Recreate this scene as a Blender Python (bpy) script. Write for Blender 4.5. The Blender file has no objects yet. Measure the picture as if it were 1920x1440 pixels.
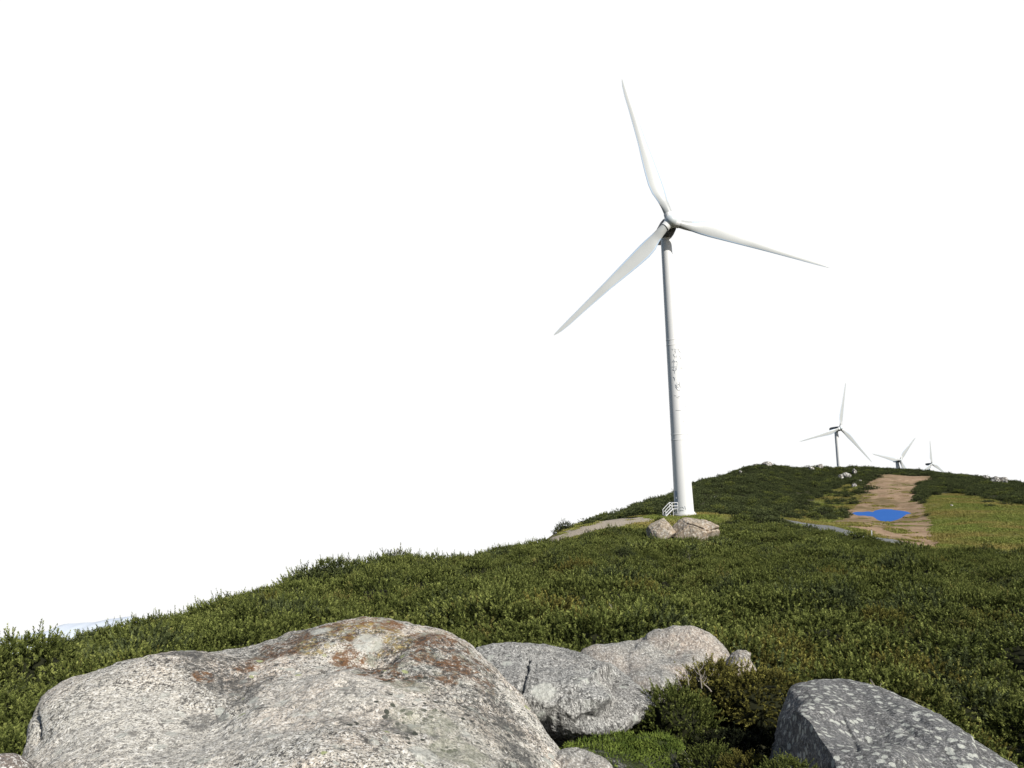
import bpy, math, random
import numpy as np
from mathutils import Vector, noise
rad = math.radians
rng = np.random.default_rng(7)
random.seed(7)
SC = bpy.context.scene
COL = SC.collection

# ------------------------------------------------------------------ camera
FPX = 1450.0                      # focal length in pixels of a 1920 px wide picture
PITCH, ROLL = rad(5.0), rad(2.8)
r0 = np.array([1, 0, 0.]); u0 = np.array([0, -math.sin(PITCH), math.cos(PITCH)])
FW = np.array([0, math.cos(PITCH), math.sin(PITCH)])
RT = r0*math.cos(ROLL) - u0*math.sin(ROLL)
UP = u0*math.cos(ROLL) + r0*math.sin(ROLL)
cam_d = bpy.data.cameras.new('camera'); cam = bpy.data.objects.new('camera', cam_d); COL.objects.link(cam)
from mathutils import Matrix
M3 = Matrix(((RT[0], UP[0], -FW[0]), (RT[1], UP[1], -FW[1]), (RT[2], UP[2], -FW[2])))
cam.matrix_world = M3.to_4x4()
cam_d.sensor_width = 36; cam_d.lens = FPX/1920*36
cam_d.clip_start = 0.05; cam_d.clip_end = 20000
SC.camera = cam

# ------------------------------------------------------------------ light
SUN = np.array([0.64, -0.77, 0.0]); SUN /= np.linalg.norm(SUN)
SUN_EL = rad(36)
SUNV = Vector((SUN[0]*math.cos(SUN_EL), SUN[1]*math.cos(SUN_EL), math.sin(SUN_EL)))
sd = bpy.data.lights.new('sun', 'SUN'); sd.energy = 4.7; sd.angle = rad(0.5); sd.color = (1.0, 0.965, 0.90)
so = bpy.data.objects.new('sun', sd); COL.objects.link(so)
so.rotation_euler = SUNV.to_track_quat('Z', 'Y').to_euler()
W = bpy.data.worlds.new('World'); SC.world = W; W.use_nodes = True
nt = W.node_tree; nt.nodes.clear()
out = nt.nodes.new('ShaderNodeOutputWorld'); bg = nt.nodes.new('ShaderNodeBackground')
sky = nt.nodes.new('ShaderNodeTexSky'); sky.sky_type = 'NISHITA'; sky.sun_disc = False
sky.sun_elevation = SUN_EL; sky.sun_rotation = math.atan2(SUN[0], SUN[1])
bg.inputs['Strength'].default_value = 0.07
nt.links.new(sky.outputs[0], bg.inputs['Color'])
# bright white bank of cloud that fills the northern sky in front of the hill
bw = nt.nodes.new('ShaderNodeBackground'); bw.inputs['Color'].default_value = (1.0, 1.0, 1.0, 1); bw.inputs['Strength'].default_value = 0.585
tc = nt.nodes.new('ShaderNodeTexCoord'); dt = nt.nodes.new('ShaderNodeVectorMath'); dt.operation = 'DOT_PRODUCT'
dt.inputs[1].default_value = (0.05, 0.99, 0.12)
mr = nt.nodes.new('ShaderNodeMapRange'); mr.interpolation_type = 'SMOOTHSTEP'
mr.inputs['From Min'].default_value = 0.60; mr.inputs['From Max'].default_value = 0.745
mx = nt.nodes.new('ShaderNodeMixShader')
nt.links.new(tc.outputs['Generated'], dt.inputs[0]); nt.links.new(dt.outputs['Value'], mr.inputs['Value'])
nt.links.new(mr.outputs[0], mx.inputs[0]); nt.links.new(bg.outputs[0], mx.inputs[1]); nt.links.new(bw.outputs[0], mx.inputs[2])
nt.links.new(mx.outputs[0], out.inputs['Surface'])
SC.view_settings.view_transform = 'Standard'; SC.view_settings.look = 'None'
SC.view_settings.exposure = 0.8; SC.view_settings.gamma = 1.0
SC.render.engine = 'CYCLES'
SC.cycles.max_bounces = 5; SC.cycles.diffuse_bounces = 3; SC.cycles.glossy_bounces = 2
SC.cycles.transmission_bounces = 2; SC.cycles.caustics_reflective = False; SC.cycles.caustics_refractive = False

# ------------------------------------------------------------------ helpers
def ray(px, py): return FW + RT*((px-960)/FPX) - UP*((py-720)/FPX)
def P(px, py, d):
    v = ray(px, py); return v*(d/v[1])
def proj(q):
    q = np.asarray(q, float); c = q@FW
    c = np.where(np.abs(c) < 1e-6, 1e-6, c)
    return 960+FPX*(q@RT)/c, 720-FPX*(q@UP)/c, c
def inpoly(x, y, poly):
    x = np.asarray(x); y = np.asarray(y); ins = np.zeros(x.shape, bool); n = len(poly)
    for i in range(n):
        x1, y1 = poly[i]; x2, y2 = poly[(i+1) % n]
        if y1 == y2: continue
        c = ((y1 > y) != (y2 > y)) & (x < (x2-x1)*(y-y1)/(y2-y1)+x1)
        ins ^= c
    return ins
def tag(o, label=None, cat=None, group=None, kind=None):
    if label: o['label'] = label
    if cat: o['category'] = cat
    if group: o['group'] = group
    if kind: o['kind'] = kind
    return o
def empty(name, loc, rz=0):
    o = bpy.data.objects.new(name, None); COL.objects.link(o); o.location = loc; o.rotation_euler = (0, 0, rz)
    o.empty_display_size = 0.3
    return o
def mesh_np(name, V, faces, mats=(), smooth=False, mi=None):
    """faces: (n,3) or (n,4) int array"""
    V = np.asarray(V, np.float32); faces = np.asarray(faces, np.int32)
    m = bpy.data.meshes.new(name); k = faces.shape[1]; n = len(faces)
    m.vertices.add(len(V)); m.vertices.foreach_set('co', V.ravel())
    m.loops.add(n*k); m.loops.foreach_set('vertex_index', faces.ravel())
    m.polygons.add(n); m.polygons.foreach_set('loop_start', np.arange(0, n*k, k, dtype=np.int32))
    if mi is not None: m.polygons.foreach_set('material_index', np.asarray(mi, np.int32))
    for t in mats: m.materials.append(t)
    m.update(calc_edges=True); m.validate()
    if smooth: m.polygons.foreach_set('use_smooth', np.ones(n, bool))
    return m
def link(name, mesh, parent=None):
    o = bpy.data.objects.new(name, mesh); COL.objects.link(o)
    if parent: o.parent = parent
    return o
class MB:
    """collects shapes, builds them as one mesh object"""
    def __init__(s): s.v = []; s.f = []; s.mi = []
    def add(s, vs, fs, mi=0):
        b = len(s.v); s.v += [tuple(v) for v in vs]; s.f += [tuple(b+i for i in f) for f in fs]; s.mi += [mi]*len(fs)
    def box(s, c, size, rot=None, mi=0):
        vs = []
        for x in (-.5, .5):
            for y in (-.5, .5):
                for z in (-.5, .5):
                    p = Vector((x*size[0], y*size[1], z*size[2]))
                    if rot: p = rot@p
                    vs.append(p+Vector(c))
        s.add(vs, [(0, 1, 3, 2), (4, 6, 7, 5), (0, 4, 5, 1), (2, 3, 7, 6), (0, 2, 6, 4), (1, 5, 7, 3)], mi)
    def tube(s, pts, r, n=8, cap=True, mi=0):
        pts = [Vector(p) for p in pts]; rs = r if isinstance(r, (list, tuple)) else [r]*len(pts)
        vs = []; prev = None
        for i, p in enumerate(pts):
            t = (pts[min(i+1, len(pts)-1)]-pts[max(i-1, 0)]).normalized()
            a = prev if prev is not None else (Vector((1, 0, 0)) if abs(t.x) < .8 else Vector((0, 1, 0)))
            a = (a-t*a.dot(t)).normalized(); prev = a; b = t.cross(a)
            for k in range(n):
                g = 2*math.pi*k/n; vs.append(p+(a*math.cos(g)+b*math.sin(g))*rs[i])
        fs = [(i*n+k, i*n+(k+1) % n, (i+1)*n+(k+1) % n, (i+1)*n+k) for i in range(len(pts)-1) for k in range(n)]
        if cap: fs += [tuple(range(n))[::-1], tuple((len(pts)-1)*n+k for k in range(n))]
        s.add(vs, fs, mi)
    def lathe(s, prof, n=32, mi=0):      # profile (r, z) around z
        vs = [(r*math.cos(2*math.pi*k/n), r*math.sin(2*math.pi*k/n), z) for r, z in prof for k in range(n)]
        fs = [(i*n+k, i*n+(k+1) % n, (i+1)*n+(k+1) % n, (i+1)*n+k) for i in range(len(prof)-1) for k in range(n)]
        fs += [tuple(range(n))[::-1], tuple((len(prof)-1)*n+k for k in range(n))]
        s.add(vs, fs, mi)
    def build(s, name, mats, parent=None, smooth=False):
        m = bpy.data.meshes.new(name); m.from_pydata(s.v, [], s.f)
        for t in (mats if isinstance(mats, (list, tuple)) else [mats]): m.materials.append(t)
        m.polygons.foreach_set('material_index', s.mi)
        if smooth:
            m.polygons.foreach_set('use_smooth', [True]*len(m.polygons)); m.set_sharp_from_angle(angle=rad(40))
        m.update(); return link(name, m, parent)

# ------------------------------------------------------------------ materials
class Mat:
    def __init__(s, name, rough=.8, spec=.3):
        s.m = bpy.data.materials.new(name); s.m.use_nodes = True; s.t = s.m.node_tree
        s.b = s.t.nodes['Principled BSDF']; s.b.inputs['Roughness'].default_value = rough
        s.b.inputs['Specular IOR Level'].default_value = spec
        s.tc = None; s.k = .72
    def n(s, typ, **kw):
        o = s.t.nodes.new(typ)
        for k, v in kw.items(): setattr(o, k, v)
        return o
    def l(s, a, b): s.t.links.new(a, b)
    def pos(s):
        if not s.tc: s.tc = s.n('ShaderNodeNewGeometry')
        return s.tc.outputs['Position']
    def scaled(s, vec, sc):
        m = s.n('ShaderNodeMapping'); m.inputs['Scale'].default_value = sc if isinstance(sc, tuple) else (sc, sc, sc)
        s.l(vec, m.inputs['Vector']); return m.outputs[0]
    def noise(s, scale, detail=4, rough=.55, vec=None, dist=0):
        o = s.n('ShaderNodeTexNoise'); o.inputs['Scale'].default_value = scale; o.inputs['Detail'].default_value = detail
        o.inputs['Roughness'].default_value = rough; o.inputs['Distortion'].default_value = dist
        s.l(vec or s.pos(), o.inputs['Vector']); return o.outputs['Fac']
    def voro(s, scale, vec=None, feature='F1', out='Distance'):
        o = s.n('ShaderNodeTexVoronoi'); o.feature = feature; o.inputs['Scale'].default_value = scale
        s.l(vec or s.pos(), o.inputs['Vector']); return o.outputs[out]
    def ramp(s, fac, stops, interp='LINEAR'):
        o = s.n('ShaderNodeValToRGB'); o.color_ramp.interpolation = interp; e = o.color_ramp.elements
        while len(e) < len(stops): e.new(.5)
        for i, (p, c) in enumerate(stops):
            e[i].position = p; c = (c, c, c) if isinstance(c, (int, float)) else c; e[i].color = (*c, 1)
        s.l(fac, o.inputs[0]); return o.outputs[0]
    def mix(s, fac, a, b, mode='MIX'):
        o = s.n('ShaderNodeMix', data_type='RGBA', blend_type=mode)
        for v, i in ((fac, 0), (a, 6), (b, 7)):
            if isinstance(v, (int, float)): o.inputs[i].default_value = v if i == 0 else (v, v, v, 1)
            elif isinstance(v, tuple): o.inputs[i].default_value = (*v, 1)
            else: s.l(v, o.inputs[i])
        return o.outputs[2]
    def math(s, op, a, b=0.0, clamp=False):
        o = s.n('ShaderNodeMath', operation=op); o.use_clamp = clamp
        for v, i in ((a, 0), (b, 1)):
            if isinstance(v, (int, float)): o.inputs[i].default_value = v
            else: s.l(v, o.inputs[i])
        return o.outputs[0]
    def rag(s, m, k=.9):
        return s.math('MULTIPLY', m, s.ramp(s.noise(26, 7, .85), [(.40, 1-k), (.56, 1.0)]))
    def bump(s, h, strength=.5, dist=.01, normal=None):
        o = s.n('ShaderNodeBump'); o.inputs['Strength'].default_value = strength; o.inputs['Distance'].default_value = dist
        s.l(h, o.inputs['Height'])
        if normal: s.l(normal, o.inputs['Normal'])
        s.l(o.outputs[0], s.b.inputs['Normal']); return o.outputs[0]
    def col(s, c):
        k = s.k
        if isinstance(c, tuple): s.b.inputs['Base Color'].default_value = (c[0]*k, c[1]*k, c[2]*k, 1)
        else: s.cc = s.mix(1.0, c, (k, k, k), 'MULTIPLY'); s.l(s.cc, s.b.inputs['Base Color'])
        return s

def near_blob(M, pts, wob=.25):
    """mask around world points [(x,y,z,r)] with ragged edges"""
    acc = None
    nz = M.noise(6, 5)
    for (x, y, z, r) in pts:
        d = M.n('ShaderNodeVectorMath', operation='DISTANCE'); M.l(M.pos(), d.inputs[0]); d.inputs[1].default_value = (x, y, z)
        q = M.math('DIVIDE', d.outputs['Value'], r)
        q = M.math('ADD', q, M.math('MULTIPLY', M.math('SUBTRACT', nz, .5), wob*6))
        q = M.ramp(q, [(.75, 1.0), (1.0, 0.0)])
        acc = q if acc is None else M.math('MAXIMUM', acc, q)
    return acc

def discs(M, pts, colr=((.36, .37, .33), (.62, .62, .56)), amt=.85):
    c = M.c; m = near_blob(M, pts, .10)
    M.c = M.mix(M.math('MULTIPLY', M.rag(m, .75), amt), c, M.mix(M.noise(60, 4, .7), colr[0], colr[1])); M.col(M.c)
def granite(name, base=(.36, .345, .32), dark=.5, pink=.5, scale=1.0, lichen=.5, lscale=9, streak=None, grain=1.0, stretch=None, patchy=.5, white=.85):
    M = Mat(name, .88, .2)
    pos = M.pos()
    wv = M.n('ShaderNodeVectorMath', operation='ADD'); wn = M.n('ShaderNodeTexNoise'); wn.inputs['Scale'].default_value = 60*grain
    M.l(pos, wn.inputs['Vector']); sc = M.n('ShaderNodeVectorMath', operation='SCALE'); sc.inputs['Scale'].default_value = .007/grain
    M.l(wn.outputs['Color'], sc.inputs[0]); M.l(pos, wv.inputs[0]); M.l(sc.outputs[0], wv.inputs[1]); wp = wv.outputs[0]
    if stretch:
        mp = M.n('ShaderNodeMapping'); mp.inputs['Rotation'].default_value = stretch[0]; mp.inputs['Scale'].default_value = stretch[1]
        M.l(wp, mp.inputs['Vector']); sp = mp.outputs[0]
    else: sp = wp
    g1 = M.noise(78*grain, 3, .75, sp); g2 = M.noise(130*grain, 2, .6, wp); g3 = M.noise(34*grain, 5, .8, sp)
    big = M.noise(1.7*scale, 5, .6); med = M.noise(5*scale, 5, .65); pk = M.noise(2.6*scale, 3, .5)
    b2 = tuple(c*1.28 for c in base); pkc = (base[0]*1.35, base[1]*1.08, base[2]*.92); dk = tuple(c*.55 for c in base)
    c = M.mix(M.ramp(pk, [(.42, 0.0), (.62, pink)]), base, pkc)
    c = M.mix(M.ramp(med, [(.47, 0.0), (.62, patchy)]), c, tuple(x*.45 for x in base))
    c = M.mix(M.ramp(big, [(.45, 0.0), (.7, patchy)]), c, b2)
    # grains: white feldspar, dark mica
    c = M.mix(M.ramp(g1, [(.52, 0.0), (.60, white)]), c, (.82, .80, .75))
    c = M.mix(M.ramp(g1, [(.38, dark*.8), (.45, 0.0)]), c, (.09, .088, .082))
    c = M.mix(M.ramp(g3, [(.40, dark), (.47, 0.0)]), c, (.055, .053, .05))
    c = M.mix(M.ramp(g2, [(.38, dark), (.45, 0.0)]), c, (.05, .048, .046))
    # pale lichen discs and crusts
    lv = M.voro(lscale, wp); ln = M.noise(3.1*scale, 4, .6); 
    lm = M.math('MULTIPLY', M.ramp(M.math('ADD', lv, M.math('MULTIPLY', M.noise(40, 3), .28)), [(.36, 1.0), (.40, 0.0)]), M.ramp(ln, [(.48, 0.0), (.56, 1.0)]))
    lm = M.math('MULTIPLY', lm, lichen)
    c = M.mix(lm, c, M.mix(g1, (.33, .34, .30), (.50, .51, .46)))
    # black lichen crusts
    bm = M.math('MULTIPLY', M.ramp(M.noise(14*scale, 6, .75), [(.58, 0.0), (.64, 1.0)]), M.ramp(M.noise(2.0*scale, 3), [(.48, 0.0), (.6, dark*1.2)]))
    c = M.mix(bm, c, (.055, .055, .05))
    h = M.math('ADD', M.math('MULTIPLY', g1, .6), M.math('ADD', M.math('MULTIPLY', g3, 1.2), M.math('MULTIPLY', M.noise(12, 6, .65), 2.2)))
    M.c = c; M.h = h; M.g = g1
    M.col(c); M.bump(h, .85, .014)
    return M

# ------------------------------------------------------------------ terrain
BH = lambda d: min(0.42 + d*0.006, 0.95)        # height of the gorse above the soil at distance d
COLS = {  # picture column : (row, distance[, 'g' bare ground]) or ('z', z, distance)
 0:   [('z', -2.0, 3.5), ('z', -2.35, 7), (1203, 12), ('z', -6.3, 20), ('z', -17, 40), ('z', -45, 90), ('z', -120, 250), ('z', -200, 450)],
 250: [('z', -2.0, 4), ('z', -2.3, 7.5), (1190, 12), (1145, 18), ('z', -7.5, 28), ('z', -21, 50), ('z', -48, 100), ('z', -110, 250), ('z', -190, 450)],
 500: [('z', -2.0, 4), ('z', -2.15, 7.5), (1130, 14), (1088, 28), ('z', -9, 42), ('z', -20, 70), ('z', -40, 120), ('z', -90, 250), ('z', -170, 450)],
 720: [('z', -2.0, 4), ('z', -2.15, 8), (1100, 16), (1050, 45), ('z', -11, 62), ('z', -25, 100), ('z', -70, 200), ('z', -150, 450)],
 960: [('z', -2.1, 4), (1190, 7.2), (1150, 10), (1080, 24), (1021, 68), ('z', -12, 84), ('z', -17, 105), ('z', -28, 150), ('z', -65, 250), ('z', -140, 450)],
 1030: [('z', -2.1, 4), (1190, 7.2), (1130, 13), (1060, 30), (1021, 75), (1007, 86, 'g'), (1000, 101, 'g'), ('z', -14.6, 125), ('z', -25, 160), ('z', -60, 260), ('z', -130, 450)],
 1100: [('z', -2.2, 4), (1185, 7.5), (1100, 18), (1040, 40), (1013, 79), (990, 92, 'g'), (979, 103, 'g'), (971, 114), ('z', -14.2, 140), ('z', -25, 190), ('z', -50, 280), ('z', -120, 450)],
 1210: [('z', -2.3, 4), (1180, 8), (1100, 20), (1040, 45), (1010, 77), (985, 92, 'g'), (968, 105, 'g'), (960, 113), (935, 165), ('z', -18, 205), ('z', -45, 300), ('z', -120, 450)],
 1287: [('z', -2.4, 4), (1190, 8), (1120, 16), (1040, 48), (1008, 77), (985, 92, 'g'), (966, 107, 'g'), (950, 130), (930, 165), (908, 215), ('z', -19, 265), ('z', -45, 350), ('z', -100, 450)],
 1350: [('z', -2.5, 4), (1190, 8), (1120, 15), (1040, 48), (1006, 77), (985, 95), (965, 120), (930, 165), (890, 230), ('z', -17, 285), ('z', -45, 400), ('z', -70, 450)],
 1430: [('z', -2.5, 4), (1180, 8.5), (1100, 18), (1030, 55), (985, 95), (975, 110, 'g'), (960, 135), (920, 180), (861, 245), ('z', -14, 290), ('z', -45, 400), ('z', -70, 450)],
 1530: [('z', -2.4, 4), (1230, 6.5), (1150, 11), (1080, 23), (1020, 60), (1000, 85), (989, 101, 'g'), (970, 130), (940, 175), (905, 220), (871, 262), ('z', -19, 315), ('z', -50, 450)],
 1600: [('z', -2.4, 4), (1230, 6.5), (1150, 11), (1070, 26), (1020, 62), (1004, 86, 'g'), (975, 130, 'g'), ('z', -15.7, 140), ('z', -15.7, 158), (940, 178, 'g'), (900, 225), (871, 265), ('z', -20, 320), ('z', -50, 450)],
 1660: [('z', -2.4, 4), (1230, 6.5), (1150, 11), (1060, 32), (1025, 64), (1010, 90, 'g'), (990, 115, 'g'), ('z', -15.8, 139), ('z', -15.8, 161), (940, 172, 'g'), (915, 200, 'g'), (893, 235, 'g'), (873, 268), ('z', -20, 320), ('z', -50, 450)],
 1750: [('z', -2.4, 4), (1200, 9), (1100, 20), (1042, 55), (1027, 74), (1000, 105, 'g'), (970, 135, 'g'), (940, 165, 'g'), (910, 200), (877, 260), ('z', -21, 320), ('z', -50, 450)],
 1850: [('z', -2.3, 4), (1200, 9), (1100, 19), (1047, 50), (1034, 71), (1000, 100, 'g'), (960, 140, 'g'), (925, 180, 'g'), (889, 245), ('z', -24, 310), ('z', -60, 450)],
 1930: [('z', -2.3, 4), (1200, 9), (1100, 19), (1050, 48), (1036, 70), (1000, 100, 'g'), (960, 140, 'g'), (930, 178, 'g'), (901, 240), ('z', -26, 310), ('z', -60, 450)],
 2300: [('z', -2.3, 4), ('z', -3.4, 9), ('z', -5, 19), ('z', -9, 48), ('z', -12, 70), ('z', -14.5, 100), ('z', -17, 140), ('z', -20, 180), ('z', -30, 240), ('z', -70, 450)],
}
LG = np.linspace(math.log(0.5), math.log(450), 260)
tans = []; prof = []
for c in sorted(COLS):
    ls, zs = [math.log(.5), math.log(1.5)], [-1.75, -1.8]
    for e in COLS[c]:
        if e[0] == 'z': z, d = e[1], e[2]
        else:
            d = e[1]; z = P(c, e[0], d)[2]
            if len(e) < 3: z -= BH(d)
        ls.append(math.log(d)); zs.append(z)
    v = ray(c, 1000); tans.append(v[0]/v[1])
    ds = np.exp(LG); zz = np.interp(ds, np.exp(ls), zs)
    for _ in range(3): zz[1:-1] = .25*zz[:-2]+.5*zz[1:-1]+.25*zz[2:]
    prof.append(zz)
tans = np.array(tans); prof = np.array(prof)
ang = np.arctan(tans)
AG = np.linspace(ang[0], ang[-1], 240)
TB = np.array([np.interp(AG, ang, prof[:, k]) for k in range(prof.shape[1])]).T    # (angles, distances)
for _ in range(4): TB[1:-1] = .25*TB[:-2]+.5*TB[1:-1]+.25*TB[2:]
def base_z(x, y):
    x = np.asarray(x, float); y = np.asarray(y, float)
    a = np.arctan2(x, np.maximum(y, 1e-3)); rr = np.hypot(x, y)
    d = np.where(y > .35*rr, y, .35*rr*1.0)      # forward distance; polar behind the camera
    d = np.clip(d, .5, 449)
    ia = np.clip((a-AG[0])/(AG[-1]-AG[0])*(len(AG)-1), 0, len(AG)-1.001); il = np.clip((np.log(d)-LG[0])/(LG[-1]-LG[0])*(len(LG)-1), 0, len(LG)-1.001)
    i = ia.astype(int); j = il.astype(int); fa = ia-i; fl = il-j
    z = (TB[i, j]*(1-fa)+TB[i+1, j]*fa)*(1-fl)+(TB[i, j+1]*(1-fa)+TB[i+1, j+1]*fa)*fl
    back = np.clip((.35*rr-y)/(rr+1e-6), 0, 1)
    return z - back*rr*.12
POND_Z = -15.8
def plane_pts(pix, z): 
    r = []
    for px, py in pix:
        v = ray(px, py); v = v*(z/v[2]); r.append((v[0], v[1]))
    return r
POND = plane_pts([(1597,962),(1606,959.6),(1617.5,960),(1627,958.8),(1636,960),(1641,957.2),(1647,955.8),(1655,954.4),(1663,954.4),(1671,954.8),(1679,956.4),(1687,957.2),(1695,958.2),(1703,960),(1709,962.8),(1700,964.3),(1696,966.8),(1691,970.5),(1683,974.2),(1675,976.4),(1668,977.8),(1661,978),(1652,976.8),(1645,974.6),(1641,971.5),(1637,968.8),(1628,967.9),(1620,966.6),(1611,967),(1604,965.4)], POND_Z)
PUD_C = P(1845, 966, 137); PUD_Z = float(PUD_C[2])
PUDDLE = plane_pts([(1839,965.6),(1843,964.9),(1849,965.2),(1853,966.3),(1848,967.2),(1842,967)], PUD_Z)
def dist_poly(x, y, poly):
    best = np.full(np.shape(x), 1e9)
    for i in range(len(poly)):
        a = np.array(poly[i]); b = np.array(poly[(i+1) % len(poly)]); ab = b-a
        t = np.clip(((x-a[0])*ab[0]+(y-a[1])*ab[1])/(ab@ab), 0, 1)
        best = np.minimum(best, np.hypot(x-a[0]-t*ab[0], y-a[1]-t*ab[1]))
    return np.where(inpoly(x, y, poly), -best, best)
def sm(x): x = np.clip(x, 0, 1); return x*x*(3-2*x)
def fbm(x, y, s, seed=0.0, oct=3):
    f = np.frompyfunc(lambda a, b: noise.fractal(Vector((a*s+seed, b*s-seed, seed*.7)), 1.0, 2.0, oct), 2, 1)
    return f(x, y).astype(float)
def gz(x, y, detail=True):
    x = np.asarray(x, float); y = np.asarray(y, float)
    z = base_z(x, y); r = np.hypot(x, y)
    if detail: z = z + fbm(x, y, .05, 3.1)*.5*np.clip(r/90-.25, 0, 1) + fbm(x, y, .6, 9.2, 3)*.05
    d = dist_poly(x, y, POND); w = sm(1-(d-0)/9)
    z = z*(1-w) + w*(POND_Z + np.clip(d*.05, -.5, .25))
    if True:
        d = dist_poly(x, y, PUDDLE); w = sm(1-d/5); z = z*(1-w) + w*(PUD_Z + np.clip(d*.12, -.15, .12))
    w = sm(1-(np.hypot(x-TW[0], y-TW[1])-4)/5); z = z*(1-w)+w*TW[2]
    return z
TW = P(1287, 966.5, 108)
def hit(px, py, d0=3, d1=300, n=1500):
    """where the ray through a picture point meets the ground beyond distance d0"""
    ds = np.exp(np.linspace(math.log(d0), math.log(d1), n)); v = ray(px, py)/ray(px, py)[1]
    q = ds[:, None]*v; g = gz(q[:, 0], q[:, 1], False); k = np.argmax(q[:, 2] < g)
    if q[k, 2] >= g[k]: k = n-1
    z = float(gz(q[k:k+1, 0], q[k:k+1, 1])[0])
    return Vector((q[k, 0], q[k, 1], z))

# areas of the hill, traced in plan through the picture: (polygon, nearest, farthest)
A_SAND = [(1020,1018),(1035,1006),(1060,998),(1100,985),(1130,975),(1160,970.5),(1195,970),(1222,972),(1226,976),(1190,982),(1160,988),(1130,993),(1085,1003),(1060,1012),(1035,1030)]
A_HOLE = [(1303,948),(1318,936),(1328,929),(1352,924),(1368,927),(1350,935),(1336,944),(1318,952),(1306,958)]
A_GRASS = [(990,1030),(1030,1004),(1090,979),(1150,966),(1200,963),(1270,962),(1340,962),(1395,968),(1440,972),(1430,980),(1370,978),(1320,985),(1290,1000),(1210,1000),(1130,1003),(1080,1012),(1040,1030)]
A_BROWN = [(1648,896),(1640,890),(1665,889),(1700,892),(1740,892),(1765,893),(1745,903),(1722,910),(1716,922),(1716,936),(1730,944),(1735,958),(1745,975),(1752,1000),(1760,1025),(1700,1025),(1640,1000),(1580,984),(1540,981),(1590,970),(1590,955),(1608,945),(1612,930),(1618,912),(1628,902)]
A_MEADOW = [(1716,940),(1735,938),(1748,928),(1790,925),(1840,932),(1880,940),(1925,945),(2100,950),(2100,1080),(1700,1060),(1720,1022),(1745,1000)]
A_SPARSE = [(1440,976),(1500,950),(1545,930),(1570,912),(1600,905),(1618,912),(1612,930),(1608,945),(1590,955),(1560,980)]
A_ROADSIDE = [(1400,972),(1500,974),(1560,982),(1600,990),(1660,1002),(1760,1025),(1700,1040),(1640,1030),(1540,1003),(1480,985),(1400,978)]
def areas(x, y, z):
    px, py, c = proj(np.stack([x, y, z], -1)); w = 2.5
    px = px+fbm(x, y, .35, 5.5, 2)*9; py = py+fbm(x, y, .3, 1.5, 2)*2.5
    y_ = y
    r = {}
    r['sand'] = inpoly(px, py, A_SAND) & (y_ > 80) & (y_ < 125)
    r['grass'] = inpoly(px, py, A_GRASS) & (y_ > 82) & (y_ < 125)
    r['brown'] = inpoly(px, py, A_BROWN) & (y_ > 78) & (y_ < 262)
    r['meadow'] = inpoly(px, py, A_MEADOW) & (y_ > 68) & (y_ < 225)
    r['sparse'] = inpoly(px, py, A_SPARSE) & (y_ > 90) & (y_ < 240)
    r['road'] = inpoly(px, py, A_ROADSIDE) & (y_ > 76) & (y_ < 135)
    r['hole'] = inpoly(px, py, A_HOLE) & (y_ > 118) & (y_ < 200)
    r['tower'] = np.hypot(x-TW[0], y-TW[1]) < 5
    return r
# terrain mesh
rs = np.concatenate([np.exp(np.linspace(math.log(1.0), math.log(70), 120))[:-1], np.exp(np.linspace(math.log(70), math.log(450), 330))])
an = np.concatenate([np.linspace(-math.pi, rad(-42), 60)[:-1], np.linspace(rad(-42), rad(2), 70)[:-1], np.linspace(rad(2), rad(36), 330)[:-1], np.linspace(rad(36), rad(44), 12)[:-1], np.linspace(rad(44), math.pi, 60)[:-1]])
RR, AA = np.meshgrid(rs, an, indexing='ij')
X = RR*np.sin(AA); Y = RR*np.cos(AA); Z = gz(X.ravel(), Y.ravel()).reshape(X.shape)
nr, na = X.shape
V = np.concatenate([[[0, 0, -1.8]], np.stack([X.ravel(), Y.ravel(), Z.ravel()], -1)])
ii, jj = np.meshgrid(np.arange(nr-1), np.arange(na), indexing='ij'); j2 = (jj+1) % na
F = np.stack([1+ii*na+jj, 1+ii*na+j2, 1+(ii+1)*na+j2, 1+(ii+1)*na+jj], -1).reshape(-1, 4)[:, ::-1]
Fc = np.array([[0, 1+(k+1) % na, 1+k, 1+k] for k in range(na)])

G = Mat('hill_soil', .95, .1)
at = G.n('ShaderNodeAttribute'); at.attribute_name = 'cover'
n1 = G.noise(1.6, 6, .65); n2 = G.noise(.11, 6, .7); n3 = G.noise(9, 5, .7)
n4 = G.noise(.55, 8, .75, dist=.6); nb = G.noise(.09, 4, .5)
soil = G.mix(n1, (.022, .026, .012), (.06, .055, .03))
grass = G.mix(G.ramp(nb, [(.38, 0.0), (.6, 1.0)]), (.14, .165, .035), (.20, .17, .05))
grass = G.mix(G.ramp(n4, [(.40, .8), (.52, 0.0)]), grass, (.07, .055, .025))
grass = G.mix(G.ramp(n3, [(.35, .5), (.6, 0.0)]), grass, (.06, .075, .02))
brown = G.mix(G.ramp(n4, [(.35, 0.0), (.6, 1.0)]), (.20, .125, .075), (.36, .255, .165))
brown = G.mix(G.ramp(n1, [(.30, .7), (.40, 0.0)]), brown, (.065, .043, .027))
brown = G.mix(G.ramp(n2, [(.45, 0.0), (.6, .75)]), brown, (.11, .085, .03))
sand = G.mix(n1, (.30, .25, .19), (.42, .37, .30))
sand = G.mix(G.ramp(n4, [(.3, .7), (.45, 0.0)]), sand, (.18, .14, .09))
sx = G.n('ShaderNodeSeparateColor'); G.l(at.outputs['Color'], sx.inputs[0])
def jag(v):
    return G.ramp(G.math('ADD', v, G.math('MULTIPLY', G.math('SUBTRACT', G.noise(.8, 6, .7), .5), 1.3)), [(.42, 0.0), (.58, 1.0)])
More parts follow.
